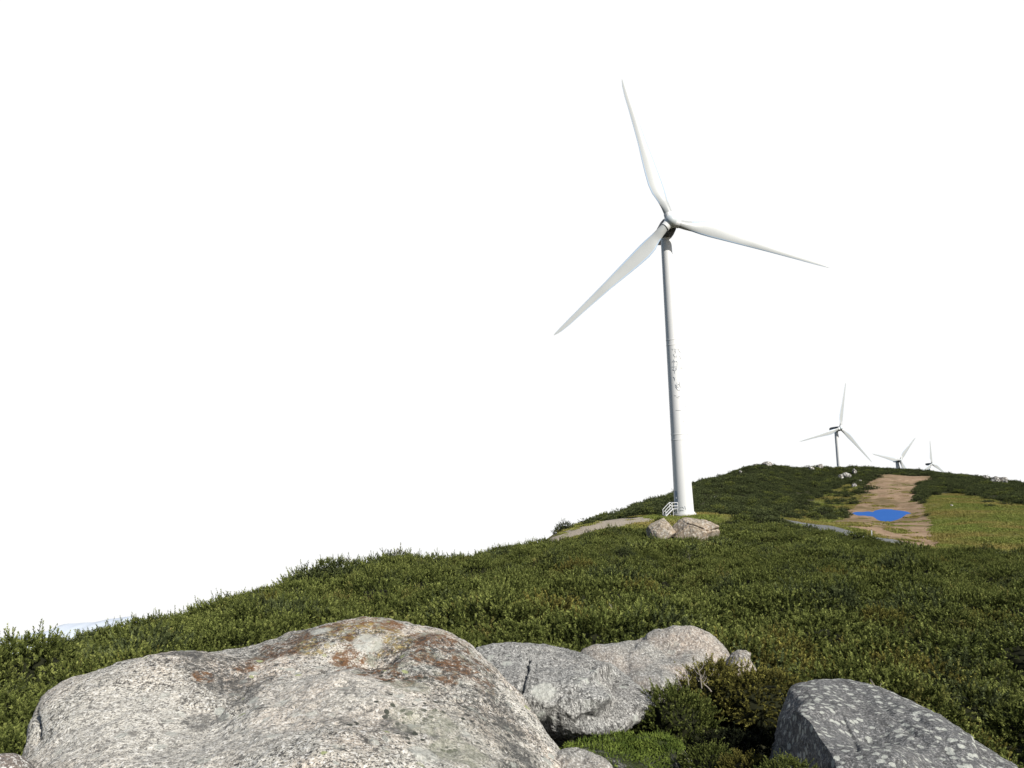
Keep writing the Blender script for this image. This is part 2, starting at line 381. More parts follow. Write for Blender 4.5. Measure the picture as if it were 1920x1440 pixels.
c = G.mix(jag(sx.outputs[1]), soil, grass); c = G.mix(jag(sx.outputs[0]), c, brown); c = G.mix(jag(sx.outputs[2]), c, sand)
G.col(c); G.bump(G.math('ADD', G.math('MULTIPLY', n1, 1.0), n3), .8, .12)
tm = mesh_np('hill', V, np.concatenate([F, Fc[:, [0, 1, 2, 2]]]) if False else F, [G.m], True)
ar = areas(V[:, 0], V[:, 1], V[:, 2])
cv = np.zeros((len(V), 4), np.float32); cv[:, 3] = 1
cv[ar['brown'], 0] = 1; cv[ar['meadow'] | ar['grass'] | ar['sparse'] | ar['road'] | ar['tower'], 1] = 1; cv[ar['sand'], 2] = 1
a = tm.color_attributes.new('cover', 'FLOAT_COLOR', 'POINT'); a.data.foreach_set('color', cv.ravel())
hill = link('hill', tm); tag(hill, kind='structure')

# road: a strip laid on the hill
RDM = Mat('asphalt', .85, .3); nn = RDM.noise(30, 4); n2 = RDM.noise(.8, 5, .6)
RDM.col(RDM.mix(n2, RDM.mix(nn, (.085, .092, .095), (.12, .128, .13)), (.15, .15, .145))); RDM.bump(nn, .3, .01)
up_e = [(1436,973.0),(1475,977.5),(1500,980.5),(1530,985.0),(1565,990),(1600,996),(1635,1002.5),(1668,1008),(1700,1015),(1740,1025)]
lo_e = [(1436,974.5),(1475,982),(1495,986.5),(1518,992),(1550,999),(1582,1005),(1618,1011),(1652,1015),(1690,1020),(1740,1032)]
A_, B_ = [], []
for (u, l) in zip(up_e, lo_e):
    A_.append(hit(*u, d0=70)); B_.append(hit(*l, d0=70))
def resamp(L, n):
    L = np.array([tuple(p) for p in L]); t = np.linspace(0, len(L)-1, n); return np.stack([np.interp(t, range(len(L)), L[:, k]) for k in range(2)], -1)
A2, B2 = resamp(A_, 120), resamp(B_, 120); K = 14
gx = np.stack([A2*(1-k/(K-1))+B2*(k/(K-1)) for k in range(K)], 1)
zc = gz(gx[..., 0].ravel(), gx[..., 1].ravel()).reshape(120, K)
VV = np.concatenate([gx, zc[..., None]+.06], -1).reshape(-1, 3)
ROADF = np.array([[i*K+j, i*K+j+1, (i+1)*K+j+1, (i+1)*K+j] for i in range(119) for j in range(K-1)])
ro = link('road', mesh_np('road', VV, ROADF, [RDM.m], True)); tag(ro, kind='structure')
ROAD_POLY = [tuple(p) for p in A2[::6]] + [tuple(p) for p in B2[::-6]]

# pond and puddle: water sheets, reflection of blue sky painted in as colour
WM = Mat('pond_sky_tint', .5, 0.0); wn = WM.noise(3, 3)
WM.col(WM.mix(WM.noise(.15, 2), (.036, .115, .36), (.045, .135, .41))); WM.bump(wn, .1, .02)
def sheet(name, poly, z, mat):
    m = bpy.data.meshes.new(name); m.from_pydata([(x, y, z) for x, y in poly], [], [tuple(range(len(poly)))]); m.materials.append(mat)
    m.update(); 
    if m.polygons[0].normal.z < 0: m.flip_normals()
    return link(name, m)
tag(sheet('pond', POND, POND_Z, WM.m), kind='structure')
tag(sheet('puddle', PUDDLE, PUD_Z, WM.m), kind='structure')

# distant mountains far below the hill on the left; haze is painted into their colour
HM = Mat('mountains_haze_tint', 1, 0); HM.col(HM.mix(HM.noise(.004, 5), (.55, .60, .68), (.64, .69, .75)))
def far_hills():
    n = 140; xs = np.linspace(-7200, -1400, n); base = -3500.0
    tops = []
    for x in xs:
        px = 960+FPX*x/8000*1.0
        t = P(px, 1198-px*.17+max(px-230, 0)*.5+ noise.noise(Vector((x*.0016, 3, 0)))*9 + noise.noise(Vector((x*.006, 7, 0)))*5, 8000)[2]
        tops.append(t)
    Vv, Ff = [], []; K = 14
    for k in range(K):
        u = k/(K-1)*2-1; h = (1-u*u)**.8
        for i, x in enumerate(xs):
            nz = noise.fractal(Vector((x*.0015, u*2, 1)), 1, 2, 5)*160*(1-abs(u))*abs(u)*2
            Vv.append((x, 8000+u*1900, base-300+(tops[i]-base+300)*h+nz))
    for k in range(K-1):
        for i in range(n-1): Ff.append((k*n+i, k*n+i+1, (k+1)*n+i+1, (k+1)*n+i))
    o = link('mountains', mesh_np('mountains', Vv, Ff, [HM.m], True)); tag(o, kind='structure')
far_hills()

# ------------------------------------------------------------------ boulders
def sphere_dirs(n):
    g = np.tan(np.linspace(-math.pi/4, math.pi/4, n+1)); vs = {}; V = []; F = []
    for ax in range(3):
        for s in (-1, 1):
            idx = np.zeros((n+1, n+1), int)
            for i in range(n+1):
                for j in range(n+1):
                    p = [0, 0, 0]; p[ax] = s; p[(ax+1) % 3] = g[i]*s; p[(ax+2) % 3] = g[j]
                    key = tuple(round(c, 5) for c in p)
                    if key not in vs: vs[key] = len(V); V.append(p)
                    idx[i, j] = vs[key]
            for i in range(n):
                for j in range(n): F.append((idx[i, j], idx[i+1, j], idx[i+1, j+1], idx[i, j+1]))
    V = np.array(V, float); V /= np.linalg.norm(V, axis=1)[:, None]
    return V, np.array(F)
_SD = {}
def boulder(name, center, ctrl, rad3, mat, n=90, sig=.32, rough=.03, rscale=2.2, dents=(), grooves=(), parent=None, facets=0, zmin=None, lam=.02, rough2=None, outline=None, ocen=None, cuts=(), seams=()):
    """a rock grown around center: ctrl are surface points (world), rad3 the half-sizes where nothing is known"""
    if n not in _SD: _SD[n] = sphere_dirs(n)
    U, F = _SD[n]; c = np.array(center, float); R3 = np.array(rad3, float)
    def ell(u): return 1/np.sqrt(((u/R3)**2).sum(-1))
    r = ell(U)
    if len(ctrl):
        Q = np.array([np.array(q, float) for q in ctrl])-c; rq = np.linalg.norm(Q, axis=1); uq = Q/rq[:, None]
        res = np.log(rq/ell(uq))
        K = np.exp(-(1-uq@uq.T)/(sig*sig)); w = np.linalg.solve(K+lam*np.eye(len(K)), res)
        r = r*np.exp(np.exp(-(1-U@uq.T)/(sig*sig))@w)
    Pp = c+U*r[:, None]
    sd = sum(map(ord, name))*.37+center[0]
    for (q, nn, soft) in cuts:
        nn = np.array(nn, float); nn /= np.linalg.norm(nn); ex = np.maximum((Pp-np.array(q))@nn, 0); Pp = Pp-nn*(ex*(1-soft))[:, None]
    if outline:      # widen or narrow the stone round its middle until its contour has the traced proportions
        for _ in range(3):
            px, py, dep_ = proj(Pp); ph_ = np.arctan2(py-ocen[1], px-ocen[0]); rv = np.hypot(px-ocen[0], py-ocen[1])
            NB = 180; bi = ((ph_+math.pi)/(2*math.pi)*NB).astype(int) % NB; ext = np.zeros(NB); np.maximum.at(ext, bi, rv)
            ext = np.maximum(ext, 1)
            oa = np.array([(math.atan2(y-ocen[1], x-ocen[0]), math.hypot(x-ocen[0], y-ocen[1])) for x, y in outline])
            # densify the traced line
            dn = []
            for (x1, y1), (x2, y2) in zip(outline[:-1], outline[1:]):
                for t in np.linspace(0, 1, 12): x = x1+(x2-x1)*t; y = y1+(y2-y1)*t; dn.append((math.atan2(y-ocen[1], x-ocen[0]), math.hypot(x-ocen[0], y-ocen[1])))
            dn.sort(); dn = np.array(dn); cb_ = (np.arange(NB)+.5)/NB*2*math.pi-math.pi
            lim = np.interp(cb_, dn[:, 0], dn[:, 1]); ratio = lim/ext
            gap = np.array([np.min(np.abs((cb-dn[:, 0]+math.pi) % (2*math.pi)-math.pi)) for cb in cb_])
            wgt = sm(1-(gap-.05)/.5); 
            ei = [np.argmin(np.abs((cb-dn[:, 0]+math.pi) % (2*math.pi)-math.pi)) for cb in cb_]
            known = gap < .06
            if not known.all():
                kk = np.where(known)[0]; near_ = [kk[np.argmin(np.minimum(np.abs(kk-i), NB-np.abs(kk-i)))] for i in range(NB)]; ratio = ratio[near_]
            ratio = 1+(ratio-1)*wgt
            ratio = (np.roll(ratio, 1)+2*ratio+np.roll(ratio, -1))/4
            f_ = (ph_+math.pi)/(2*math.pi)*NB-.5; i0 = np.floor(f_).astype(int); fr = f_-i0; rt = ratio[i0 % NB]*(1-fr)+ratio[(i0+1) % NB]*fr
            nx = (px-ocen[0])*(rt-1); ny = (py-ocen[1])*(rt-1)
            Pp = Pp+dep_[:, None]*(RT[None]*(nx/FPX)[:, None]-UP[None]*(ny/FPX)[:, None])
    nv = np.array([noise.fractal(Vector((p[0]*rscale+sd, p[1]*rscale, p[2]*rscale)), 1.0, 2.1, 5) for p in Pp])
    hf = np.array([noise.fractal(Vector((p[0]*rscale*6+sd, p[1]*rscale*6, p[2]*rscale*6)), .8, 2.1, 4) for p in Pp])
    off = nv*rough+hf*(rough2 if rough2 is not None else rough*.22)
    if facets:
        for k in range(facets):
            d = np.random.default_rng(int(abs(sd)*10)+k).normal(size=3); d /= np.linalg.norm(d)
            lim = np.quantile((Pp-c)@d, .90); ex = np.maximum((Pp-c)@d-lim, 0); Pp = Pp-d*ex[:, None]*.85
    for (q, rr_, dep) in dents:
        dd = np.linalg.norm(Pp-np.array(q), axis=1); off = off-dep*np.exp(-(dd/rr_)**2)
    for (line, wd, dep) in grooves:
        best = np.full(len(Pp), 1e9)
        for a, b in zip(line[:-1], line[1:]):
            a = np.array(a); ab = np.array(b)-a; t = np.clip((Pp-a)@ab/(ab@ab), 0, 1); best = np.minimum(best, np.linalg.norm(Pp-a-t[:, None]*ab, axis=1))
        off = off-dep*np.exp(-(best/wd)**2)
    if seams:        # narrow cracks on the side that faces the picture: ((px, py) line, width, depth)
        px, py, dep_ = proj(Pp); front = (U*(Pp/np.linalg.norm(Pp, axis=1)[:, None])).sum(-1) < .35
        for (line, wd, dep) in seams:
            best = np.full(len(Pp), 1e9)
            for a, b in zip(line[:-1], line[1:]):
                ax, ay = a; bx, by = b[0]-a[0], b[1]-a[1]; t = np.clip(((px-ax)*bx+(py-ay)*by)/(bx*bx+by*by), 0, 1)
                wob_ = 2.0*np.array([noise.noise(Vector((q[0]*9, q[1]*9, q[2]*9))) for q in Pp]) if a is line[0] else wob_
                best = np.minimum(best, np.hypot(px-ax-t*bx, py-ay-t*by+wob_))
            off = off-np.where(front, dep*np.exp(-(best*dep_/FPX/wd)**2), 0)
    Pp = Pp+U*off[:, None]
    if zmin is not None: Pp[:, 2] = np.maximum(Pp[:, 2], zmin)
    m = mesh_np(name, Pp-c, F, [mat], True)
    o = link(name, m, parent); o.location = c
    return o
def CP(L): return [P(*q) for q in L]

basin = P(690, 1222, 3.75)
gA = granite('granite_big_boulder', (.56, .53, .46), .95, .45, lichen=.8, lscale=10, patchy=.6)
# moss and lichen of the crest of the big boulder
def dress_big(M):
    c = M.c
    br = near_blob(M, [(*P(640, 1310, 3.15), .38), (*P(230, 1370, 2.9), .40), (*P(420, 1400, 2.8), .3)], .3)
    c = M.mix(M.math('MULTIPLY', M.rag(br, .6), .28), c, (.66, .62, .55))
    rz = near_blob(M, [(*P(960, 1350, 3.1), .30), (*P(900, 1420, 2.85), .25), (*P(1000, 1420, 2.9), .2)], .3)
    c = M.mix(M.math('MULTIPLY', M.rag(rz, .5), .5), c, (.20, .20, .175))
    cr = near_blob(M, [(*P(560, 1195, 3.9), .22), (*P(690, 1175, 4.0), .32), (*P(820, 1195, 3.9), .30), (*P(700, 1235, 3.6), .25), (*P(880, 1240, 3.65), .2)], .35)
    sage = M.mix(M.noise(50, 4), (.20, .21, .15), (.34, .34, .26))
    c = M.mix(M.math('MULTIPLY', cr, M.ramp(M.noise(9, 5, .7), [(.50, 0.0), (.60, .7)])), c, sage)
    rust = M.mix(M.noise(90, 4, .8), (.06, .035, .022), (.30, .15, .065))
    c = M.mix(M.math('MULTIPLY', cr, M.ramp(M.noise(11, 9, .85, dist=.6), [(.50, 0.0), (.54, 1.0)])), c, rust)
    rb = near_blob(M, [(*P(655, 1228, 3.72), .11), (*P(510, 1215, 3.75), .13), (*P(470, 1238, 3.6), .08), (*P(890, 1275, 3.42), .09), (*P(855, 1235, 3.65), .12), (*P(905, 1300, 3.25), .06), (*P(380, 1262, 3.4), .05), (*P(830, 1188, 3.95), .09), (*P(875, 1218, 3.75), .09), (*P(560, 1192, 3.95), .10), (*P(735, 1168, 4.1), .09), (*P(795, 1225, 3.7), .07), (*P(925, 1325, 3.2), .05), (*P(620, 1172, 4.1), .08), (*P(880, 1180, 3.9), .06), (*P(840, 1265, 3.5), .06)], .22)
    c = M.mix(M.math('MULTIPLY', rb, M.ramp(M.noise(30, 8, .85), [(.46, 0.0), (.54, 1.0)])), c, rust)
    yl = M.math('MULTIPLY', near_blob(M, [(*P(650, 1180, 4.0), .16), (*P(600, 1208, 3.8), .13), (*P(730, 1190, 3.9), .14)], .35), M.ramp(M.noise(26, 8, .85), [(.50, 0.0), (.55, .85)]))
    c = M.mix(yl, c, (.36, .27, .08))
    bl = near_blob(M, [(*P(560, 1200, 3.9), .3), (*P(830, 1230, 3.7), .4), (*P(400, 1235, 3.6), .25), (*P(930, 1300, 3.4), .3), (*P(1000, 1380, 3.05), .25)], .4)
    c = M.mix(M.math('MULTIPLY', bl, M.ramp(M.noise(42, 8, .9), [(.49, 0.0), (.53, .9)])), c, (.035, .035, .033))
    # green discs, dark discs
    gv = M.voro(7.5); c = M.mix(M.math('MULTIPLY', M.ramp(gv, [(.115, .85), (.135, 0.0)]), M.ramp(M.noise(2.1, 2), [(.48, 0.0), (.52, 1.0)])), c, (.33, .36, .16))
    dz = near_blob(M, [(*P(790, 1330, 3.1), .25), (*P(820, 1395, 2.9), .22), (*P(640, 1390, 2.85), .10), (*P(740, 1280, 3.4), .16)], .3)
    dv = M.voro(24); c = M.mix(M.math('MULTIPLY', M.ramp(dv, [(.26, .95), (.30, 0.0)]), M.math('MULTIPLY', dz, M.ramp(M.noise(8, 2), [(.42, 0.0), (.46, 1.0)]))), c, (.035, .04, .03))
    sg = near_blob(M, [(*P(800, 1360, 3.0), .13), (*P(860, 1420, 2.85), .12), (*P(760, 1300, 3.3), .12)], .4)
    c = M.mix(M.math('MULTIPLY', M.rag(sg, .8), .6), c, sage)
    dk = near_blob(M, [(*P(640, 1340, 3.1), .09), (*P(625, 1400, 2.85), .10), (*P(720, 1400, 2.85), .10), (*P(450, 1300, 3.25), .10), (*P(390, 1345, 3.1), .08), (*P(350, 1240, 3.6), .12), (*P(460, 1262, 3.4), .12), (*P(950, 1290, 3.4), .15), (*P(1000, 1370, 3.1), .15)], .5)
    c = M.mix(M.math('MULTIPLY', M.rag(dk), .75), c, (.06, .06, .058))
    M.c = c; M.col(c)
dress_big(gA)
discs(gA, [(*P(x, y, d), r) for x, y, d, r in [(948,1268,3.6,.035),(975,1302,3.45,.03),(1000,1345,3.25,.035),(790,1428,2.72,.07),(905,1412,2.8,.04),(858,1296,3.35,.035),(745,1345,3.05,.035),(930,1235,3.75,.04),(1015,1385,3.1,.03),(880,1360,3.0,.045),(770,1300,3.3,.05),(540,1330,3.1,.05),(690,1200,3.85,.09),(600,1180,4.0,.06),(500,1225,3.7,.05),(350,1215,3.7,.05)]])
ctrlA = CP([(30,1440,2.75),(42,1405,2.9),(50,1360,3.05),(75,1307,3.2),(130,1271,3.35),(230,1241,3.55),(300,1223,3.7),(420,1207,3.85),(480,1203,3.95),(540,1185,4.05),(600,1167,4.2),(690,1159,4.25),(760,1167,4.2),(830,1180,4.1),(880,1206,3.95),(930,1250,3.75),(980,1305,3.45),(1020,1360,3.2),(1045,1400,3.0),(1062,1445,2.85),
  (130,1380,2.9),(200,1310,3.15),(300,1270,3.3),(420,1240,3.5),(500,1230,3.65),(600,1210,3.85),(250,1400,2.75),(380,1340,3.02),(480,1300,3.22),(550,1290,3.2),(600,1330,2.98),(650,1270,3.35),(690,1225,3.72),(760,1240,3.65),(820,1260,3.5),(870,1300,3.3),(750,1330,3.0),(850,1370,2.9),(930,1350,3.05),(960,1410,2.85),(500,1400,2.66),(600,1430,2.5),(750,1420,2.6),(400,1440,2.55),(880,1440,2.65)]) + [np.array(q) for q in
  [(-1.5,2.0,-1.7),(-.6,1.9,-1.7),(.3,2.1,-1.75),(-1.95,3.0,-1.9),(-1.2,4.6,-1.8),(0,4.7,-1.7),(-.6,4.75,-1.7),(.55,3.9,-1.9),(.35,2.8,-2.0)]]
bA = boulder('boulder', (-.62, 3.25, -1.75), ctrlA, (1.4, 1.3, .8), gA.m, n=200, sig=.30, rough=.030, rscale=2.6, rough2=.008, seams=[([(66,1335),(71,1365),(58,1392)], .010, .04), ([(470,1240),(430,1275),(370,1330)], .012, .014), ([(480,1212),(440,1232),(400,1262)], .010, .014), ([(900,1215),(950,1275),(1000,1345)], .008, .010), ([(860,1190),(930,1262),(985,1330)], .008, .008), ([(700,1238),(720,1245),(745,1238)], .010, .03)], ocen=(560, 1440), outline=[(30,1440),(42,1405),(50,1360),(75,1305),(130,1270),(230,1240),(300,1222),(420,1206),(480,1203),(540,1184),(600,1166),(690,1158),(760,1167),(830,1180),(880,1205),(930,1250),(980,1305),(1020,1360),(1045,1400),(1062,1440)],
  dents=[(P(705,1222,3.72), .10, .10), (P(665,1232,3.7), .09, .05), (P(60,1375,3.0), .05, .03)],
  grooves=[([P(430,1208,3.85), P(420,1250,3.45), P(370,1310,3.12), P(340,1390,2.85)], .15, .075), ([P(540,1190,4.0), P(480,1235,3.65), P(430,1270,3.4)], .1, .03), ([P(66,1335,3.12), P(70,1365,3.0), P(58,1388,2.95)], .02, .03)])
tag(bA, 'huge pale granite boulder with rust and yellow lichen on its crest, largest in the foreground', 'boulder', 'foreground granite boulders')
# low pinkish rock at the left edge
gL = granite('granite_pink', (.26, .23, .205), .6, .6)
tag(boulder('boulder', (-1.95, 2.75, -1.62), CP([(0,1432,2.72),(35,1426,2.75)]), (.24, .3, .46), gL.m, n=50, rough=.02),
    'pinkish low rock at the left foot of the huge lichened boulder', 'boulder', 'foreground granite boulders')

gB = granite('granite_grey', (.29, .288, .27), .9, .12, white=.5, lichen=.75, lscale=9, grain=1.0, stretch=((0, 0, rad(-25)), (1.0, .7, .38)))
ctrlB = CP([(880,1222,5.0),(920,1206,5.2),(960,1203,5.3),(1020,1205,5.35),(1080,1222,5.3),(1140,1240,5.2),(1180,1268,5.0),(1210,1292,4.85),(1232,1312,4.72),(1228,1328,4.68),(1205,1354,4.55),(1165,1377,4.45),(1100,1387,4.36),(1050,1388,4.38),
  (960,1228,4.85),(1020,1228,4.9),(1085,1242,4.85),(1150,1268,4.75),(1000,1247,4.5),(1060,1252,4.48),(1110,1272,4.42),(1150,1292,4.40),(1185,1318,4.44),(1205,1338,4.5),
  (940,1252,4.6),(920,1285,4.5),(1010,1300,4.38),(1080,1310,4.34),(1130,1330,4.32),(1165,1350,4.38),(960,1330,4.42),(1000,1375,4.4),(1050,1350,4.36),(1110,1360,4.32),(1190,1285,4.72),(1200,1310,4.6)]) + [np.array(q) for q in
  [(.2,5.2,-2.2),(.9,5.4,-2.1),(.4,4.7,-2.0),(.75,4.8,-1.95),(-.2,4.9,-2.0)]]
discs(gB, [(*P(x, y, d), r) for x, y, d, r in [(1108,1318,4.34,.075),(1165,1326,4.40,.07),(1020,1285,4.42,.09),(1050,1275,4.42,.06),(950,1230,4.8,.06),(1100,1256,4.6,.07),(1060,1225,4.9,.05)]])
bB = boulder('boulder', (.42, 4.95, -1.72), ctrlB, (.75, .6, .42), gB.m, n=140, sig=.22, cuts=[(P(1080, 1310, 4.40), (.12, -1, .12), .12), (P(1100, 1240, 4.9), (.1, -.2, 1), .35)], rough=.016, rscale=3.5, rough2=.008, ocen=(1060, 1300), outline=[(880,1260),(890,1215),(920,1206),(960,1203),(1020,1205),(1080,1222),(1140,1240),(1180,1268),(1210,1292),(1232,1312),(1229,1328),(1205,1354),(1165,1378),(1100,1388),(1050,1390),(1010,1385)],
  seams=[([(990,1241),(985,1262),(976,1298)], .010, .07), ([(1004,1246),(1000,1262)], .008, .015), ([(1060,1250),(1100,1262),(1150,1293),(1205,1338)], .006, .012), ([(960,1214),(1040,1219),(1110,1238),(1190,1290)], .006, .012), ([(930,1218),(1010,1228),(1090,1244),(1170,1285)], .006, .012),
     ([(1045,1262),(1038,1300),(1050,1386)], .016, .005), ([(1020,1300),(1028,1388)], .012, .006), ([(1078,1330),(1082,1388)], .014, .005)])
tag(bB, 'grey boulder with a vertical crack and overhanging blunt end, beside the huge boulder', 'boulder', 'foreground granite boulders')

gC = granite('granite_warm_grey', (.31, .297, .265), .6, .6, white=.5, lichen=.35, lscale=6, stretch=((0, 0, rad(20)), (1.0, .5, .8)))
ctrlC = CP([(1060,1240,6.1),(1085,1214,6.3),(1110,1205,6.4),(1160,1203,6.5),(1200,1190,6.6),(1260,1178,6.7),(1300,1176,6.7),(1330,1185,6.65),(1355,1206,6.5),(1372,1226,6.3),(1376,1250,6.1),(1330,1270,5.8),(1240,1300,5.5),(1200,1285,5.5),
  (1150,1232,6.0),(1220,1225,6.15),(1290,1215,6.3),(1330,1230,6.15),(1240,1260,5.75),(1300,1252,5.85)]) + [np.array(q) for q in [(1.2,7.2,-2.4),(1.7,7.1,-2.3),(.8,6.9,-2.4),(1.3,6.0,-2.5)]]
bC = boulder('boulder', (1.32, 6.4, -2.0), ctrlC, (.85, .6, .5), gC.m, n=100, sig=.32, rough=.03, rscale=2.4, rough2=.008, ocen=(1240, 1255), outline=[(1075,1235),(1088,1214),(1110,1205),(1160,1203),(1200,1190),(1260,1178),(1300,1176),(1330,1185),(1355,1206),(1370,1226),(1372,1250),(1355,1275),(1310,1320),(1230,1345),(1150,1330)],
  seams=[([(1120,1218),(1200,1226),(1260,1212),(1330,1205)], .012, .015), ([(1200,1196),(1270,1196),(1340,1215)], .012, .015), ([(1200,1192),(1168,1222),(1172,1270)], .04, .035), ([(1362,1232),(1356,1250)], .015, .05)])
tag(bC, 'smooth warm grey boulder lying behind the cracked one, half hidden by a brownish bush', 'boulder', 'foreground granite boulders')
bD = boulder('boulder', P(1390, 1250, 6.15), CP([(1373,1224,6.3),(1384,1218,6.3),(1400,1219,6.3),(1408,1226,6.25),(1406,1238,6.2),(1416,1252,6.1),(1419,1262,6.0),(1395,1268,5.95),(1370,1255,6.0),(1392,1243,6.02),(1362,1240,6.15)]), (.14, .16, .20), gC.m, n=40, sig=.3, rough=.012, rscale=9, ocen=(1392,1250), outline=[(1362,1240),(1373,1224),(1384,1218),(1400,1219),(1408,1226),(1405,1238),(1416,1252),(1419,1264),(1395,1270)])
tag(bD, 'small knobbly rock at the right end of the smooth warm grey boulder', 'boulder', 'foreground granite boulders')

gE = granite('granite_dark_lichened', (.135, .137, .138), .7, .1, white=.3, lichen=1.0, lscale=12, patchy=.35)
def dress_right(M):
    mp = M.n('ShaderNodeMapping'); mp.inputs['Rotation'].default_value = (0, 0, rad(25)); mp.inputs['Scale'].default_value = (.9, 1.0, 1.0); M.l(M.pos(), mp.inputs['Vector'])
    k = M.ramp(M.math('ADD', M.voro(22, mp.outputs[0]), M.math('MULTIPLY', M.noise(34, 5, .75), .75)), [(.66, .85), (.72, 0.0)]); M.col(M.mix(k, M.c, M.mix(M.g, (.36, .37, .33), (.60, .61, .55))))
dress_right(gE)
ctrlE = CP([(1444,1425,3.62),(1446,1400,3.74),(1450,1368,3.92),(1463,1332,4.08),(1480,1292,4.28),(1470,1420,3.45),(1475,1380,3.62),(1478,1340,3.8),(1500,1279,4.3),(1550,1272,4.4),(1600,1276,4.4),(1650,1288,4.3),(1700,1309,4.2),(1760,1341,4.0),(1820,1379,3.8),(1880,1420,3.6),(1925,1452,3.45),
  (1497,1300,4.05),(1500,1320,3.72),(1502,1345,3.5),(1505,1370,3.36),(1510,1400,3.24),(1522,1435,3.1),(1560,1320,3.85),(1620,1330,3.8),(1700,1370,3.55),(1780,1410,3.35),(1560,1370,3.5),(1640,1400,3.25),(1600,1440,3.05),(1720,1440,3.05),(1560,1440,3.1)]) + [np.array(q) for q in
  [(1.2,3.25,-2.0),(1.3,3.9,-2.0),(1.5,4.6,-2.0),(2.2,4.3,-2.1),(2.45,3.4,-2.0),(1.25,2.8,-2.0)]]
bE = boulder('boulder', (1.72, 3.6, -1.75), ctrlE, (.8, .75, .45), gE.m, n=150, sig=.17, cuts=[(P(1502, 1350, 3.6), (-1, .10, .06), .04)], rough=.016, rscale=2.6, rough2=.008, ocen=(1640, 1440), outline=[(1440,1425),(1446,1400),(1450,1368),(1463,1332),(1480,1292),(1500,1279),(1550,1272),(1600,1276),(1650,1288),(1700,1309),(1760,1341),(1820,1379),(1880,1420),(1910,1440)], seams=[([(1578,1345),(1592,1375),(1606,1405)], .010, .02), ([(1640,1300),(1720,1345),(1790,1400)], .012, .008), ([(1560,1290),(1650,1325),(1740,1395)], .012, .008)])
tag(bE, 'dark grey boulder speckled with pale lichen, shaded left side, rightmost in the foreground', 'boulder', 'foreground granite boulders')

gF = granite('granite_mossy', (.25, .25, .22), .4, .2, lichen=.8, lscale=14)
mm = gF; mn = mm.noise(4.5, 5, .7)
mtop = mm.n('ShaderNodeSeparateXYZ'); mm.l(mm.tc.outputs['Normal'], mtop.inputs[0])
mm.col(mm.mix(mm.math('MULTIPLY', mm.ramp(mtop.outputs[2], [(.45, 0.0), (.75, 1.0)]), mm.ramp(mn, [(.40, 0.0), (.5, 1.0)])), mm.c, mm.mix(mm.ramp(mm.noise(38, 6, .8), [(.38, 0.0), (.62, 1.0)]), (.02, .03, .007), (.12, .15, .03))))
mm.bump(mm.math('ADD', mm.h, mm.math('MULTIPLY', mm.noise(55, 5, .8), 5)), 1.0, .02)
bF = boulder('boulder', P(1200, 1440, 4.1)+np.array([0, .15, -.12]), CP([(1065,1392,4.3),(1130,1385,4.45),(1200,1378,4.6),(1260,1388,4.5),(1290,1402,4.35),(1303,1425,4.15),(1300,1445,4.0),(1180,1410,4.0),(1080,1420,3.9),(1240,1420,4.0),(1140,1440,3.75)]), (.45, .45, .28), gF.m, n=70, sig=.35, rough=.02, rscale=4, ocen=(1190,1440), outline=[(1050,1420),(1062,1395),(1130,1386),(1200,1380),(1250,1385),(1282,1398),(1300,1422),(1302,1440)])
tag(bF, 'low mossy green stone under the overhang of the cracked boulder', 'boulder', 'foreground granite boulders')
bG = boulder('boulder', P(1085, 1447, 3.3)+np.array([0, .1, -.1]), CP([(1062,1425,3.35),(1090,1424,3.4),(1120,1433,3.35)]), (.16, .2, .14), gC.m, n=30, rough=.02, rscale=6)
tag(bG, 'pale slab edge between the huge boulder and the mossy stone', 'boulder', 'foreground granite boulders')
def moss_blades(o):
    me = o.data; n = len(me.vertices); co = np.zeros(n*3, np.float32); me.vertices.foreach_get('co', co); co = co.reshape(-1, 3)
    no = np.zeros(n*3, np.float32); me.vertices.foreach_get('normal', no); no = no.reshape(-1, 3)
    px, py, _ = proj(co+np.array(o.location)); r = np.random.default_rng(77)
    ok = np.where((no[:, 2] > .45) & (px < 1275) & (fbm(co[:, 0], co[:, 1], 5, 1.3, 3) > -.12))[0]
    k = r.choice(ok, 14000); p = co[k]+r.normal(size=(14000, 3))*.012; t = no[k]+r.normal(size=p.shape)*.6; t /= np.linalg.norm(t, axis=1)[:, None]; h = .008+.016*r.random(len(p)); sd_ = np.cross(t, r.normal(size=p.shape)); sd_ /= np.linalg.norm(sd_, axis=1)[:, None]
    V = np.stack([p-sd_*.0035, p+sd_*.0035, p+t*h[:, None]], 1).reshape(-1, 3)
    Q = Mat('moss_green', .8, .05); Q.col(Q.mix(Q.ramp(Q.noise(9, 5, .7), [(.4, 0.0), (.6, 1.0)]), (.05, .075, .014), (.14, .18, .035)))
    m = link('moss', mesh_np('moss', V, np.arange(len(V)).reshape(-1, 3), [Q.m])); m.location = o.location
    tag(m, 'bright green moss cushion covering the low stone under the cracked boulder', 'moss', kind='stuff')
moss_blades(bF)
# stone the photographer stands on is out of frame

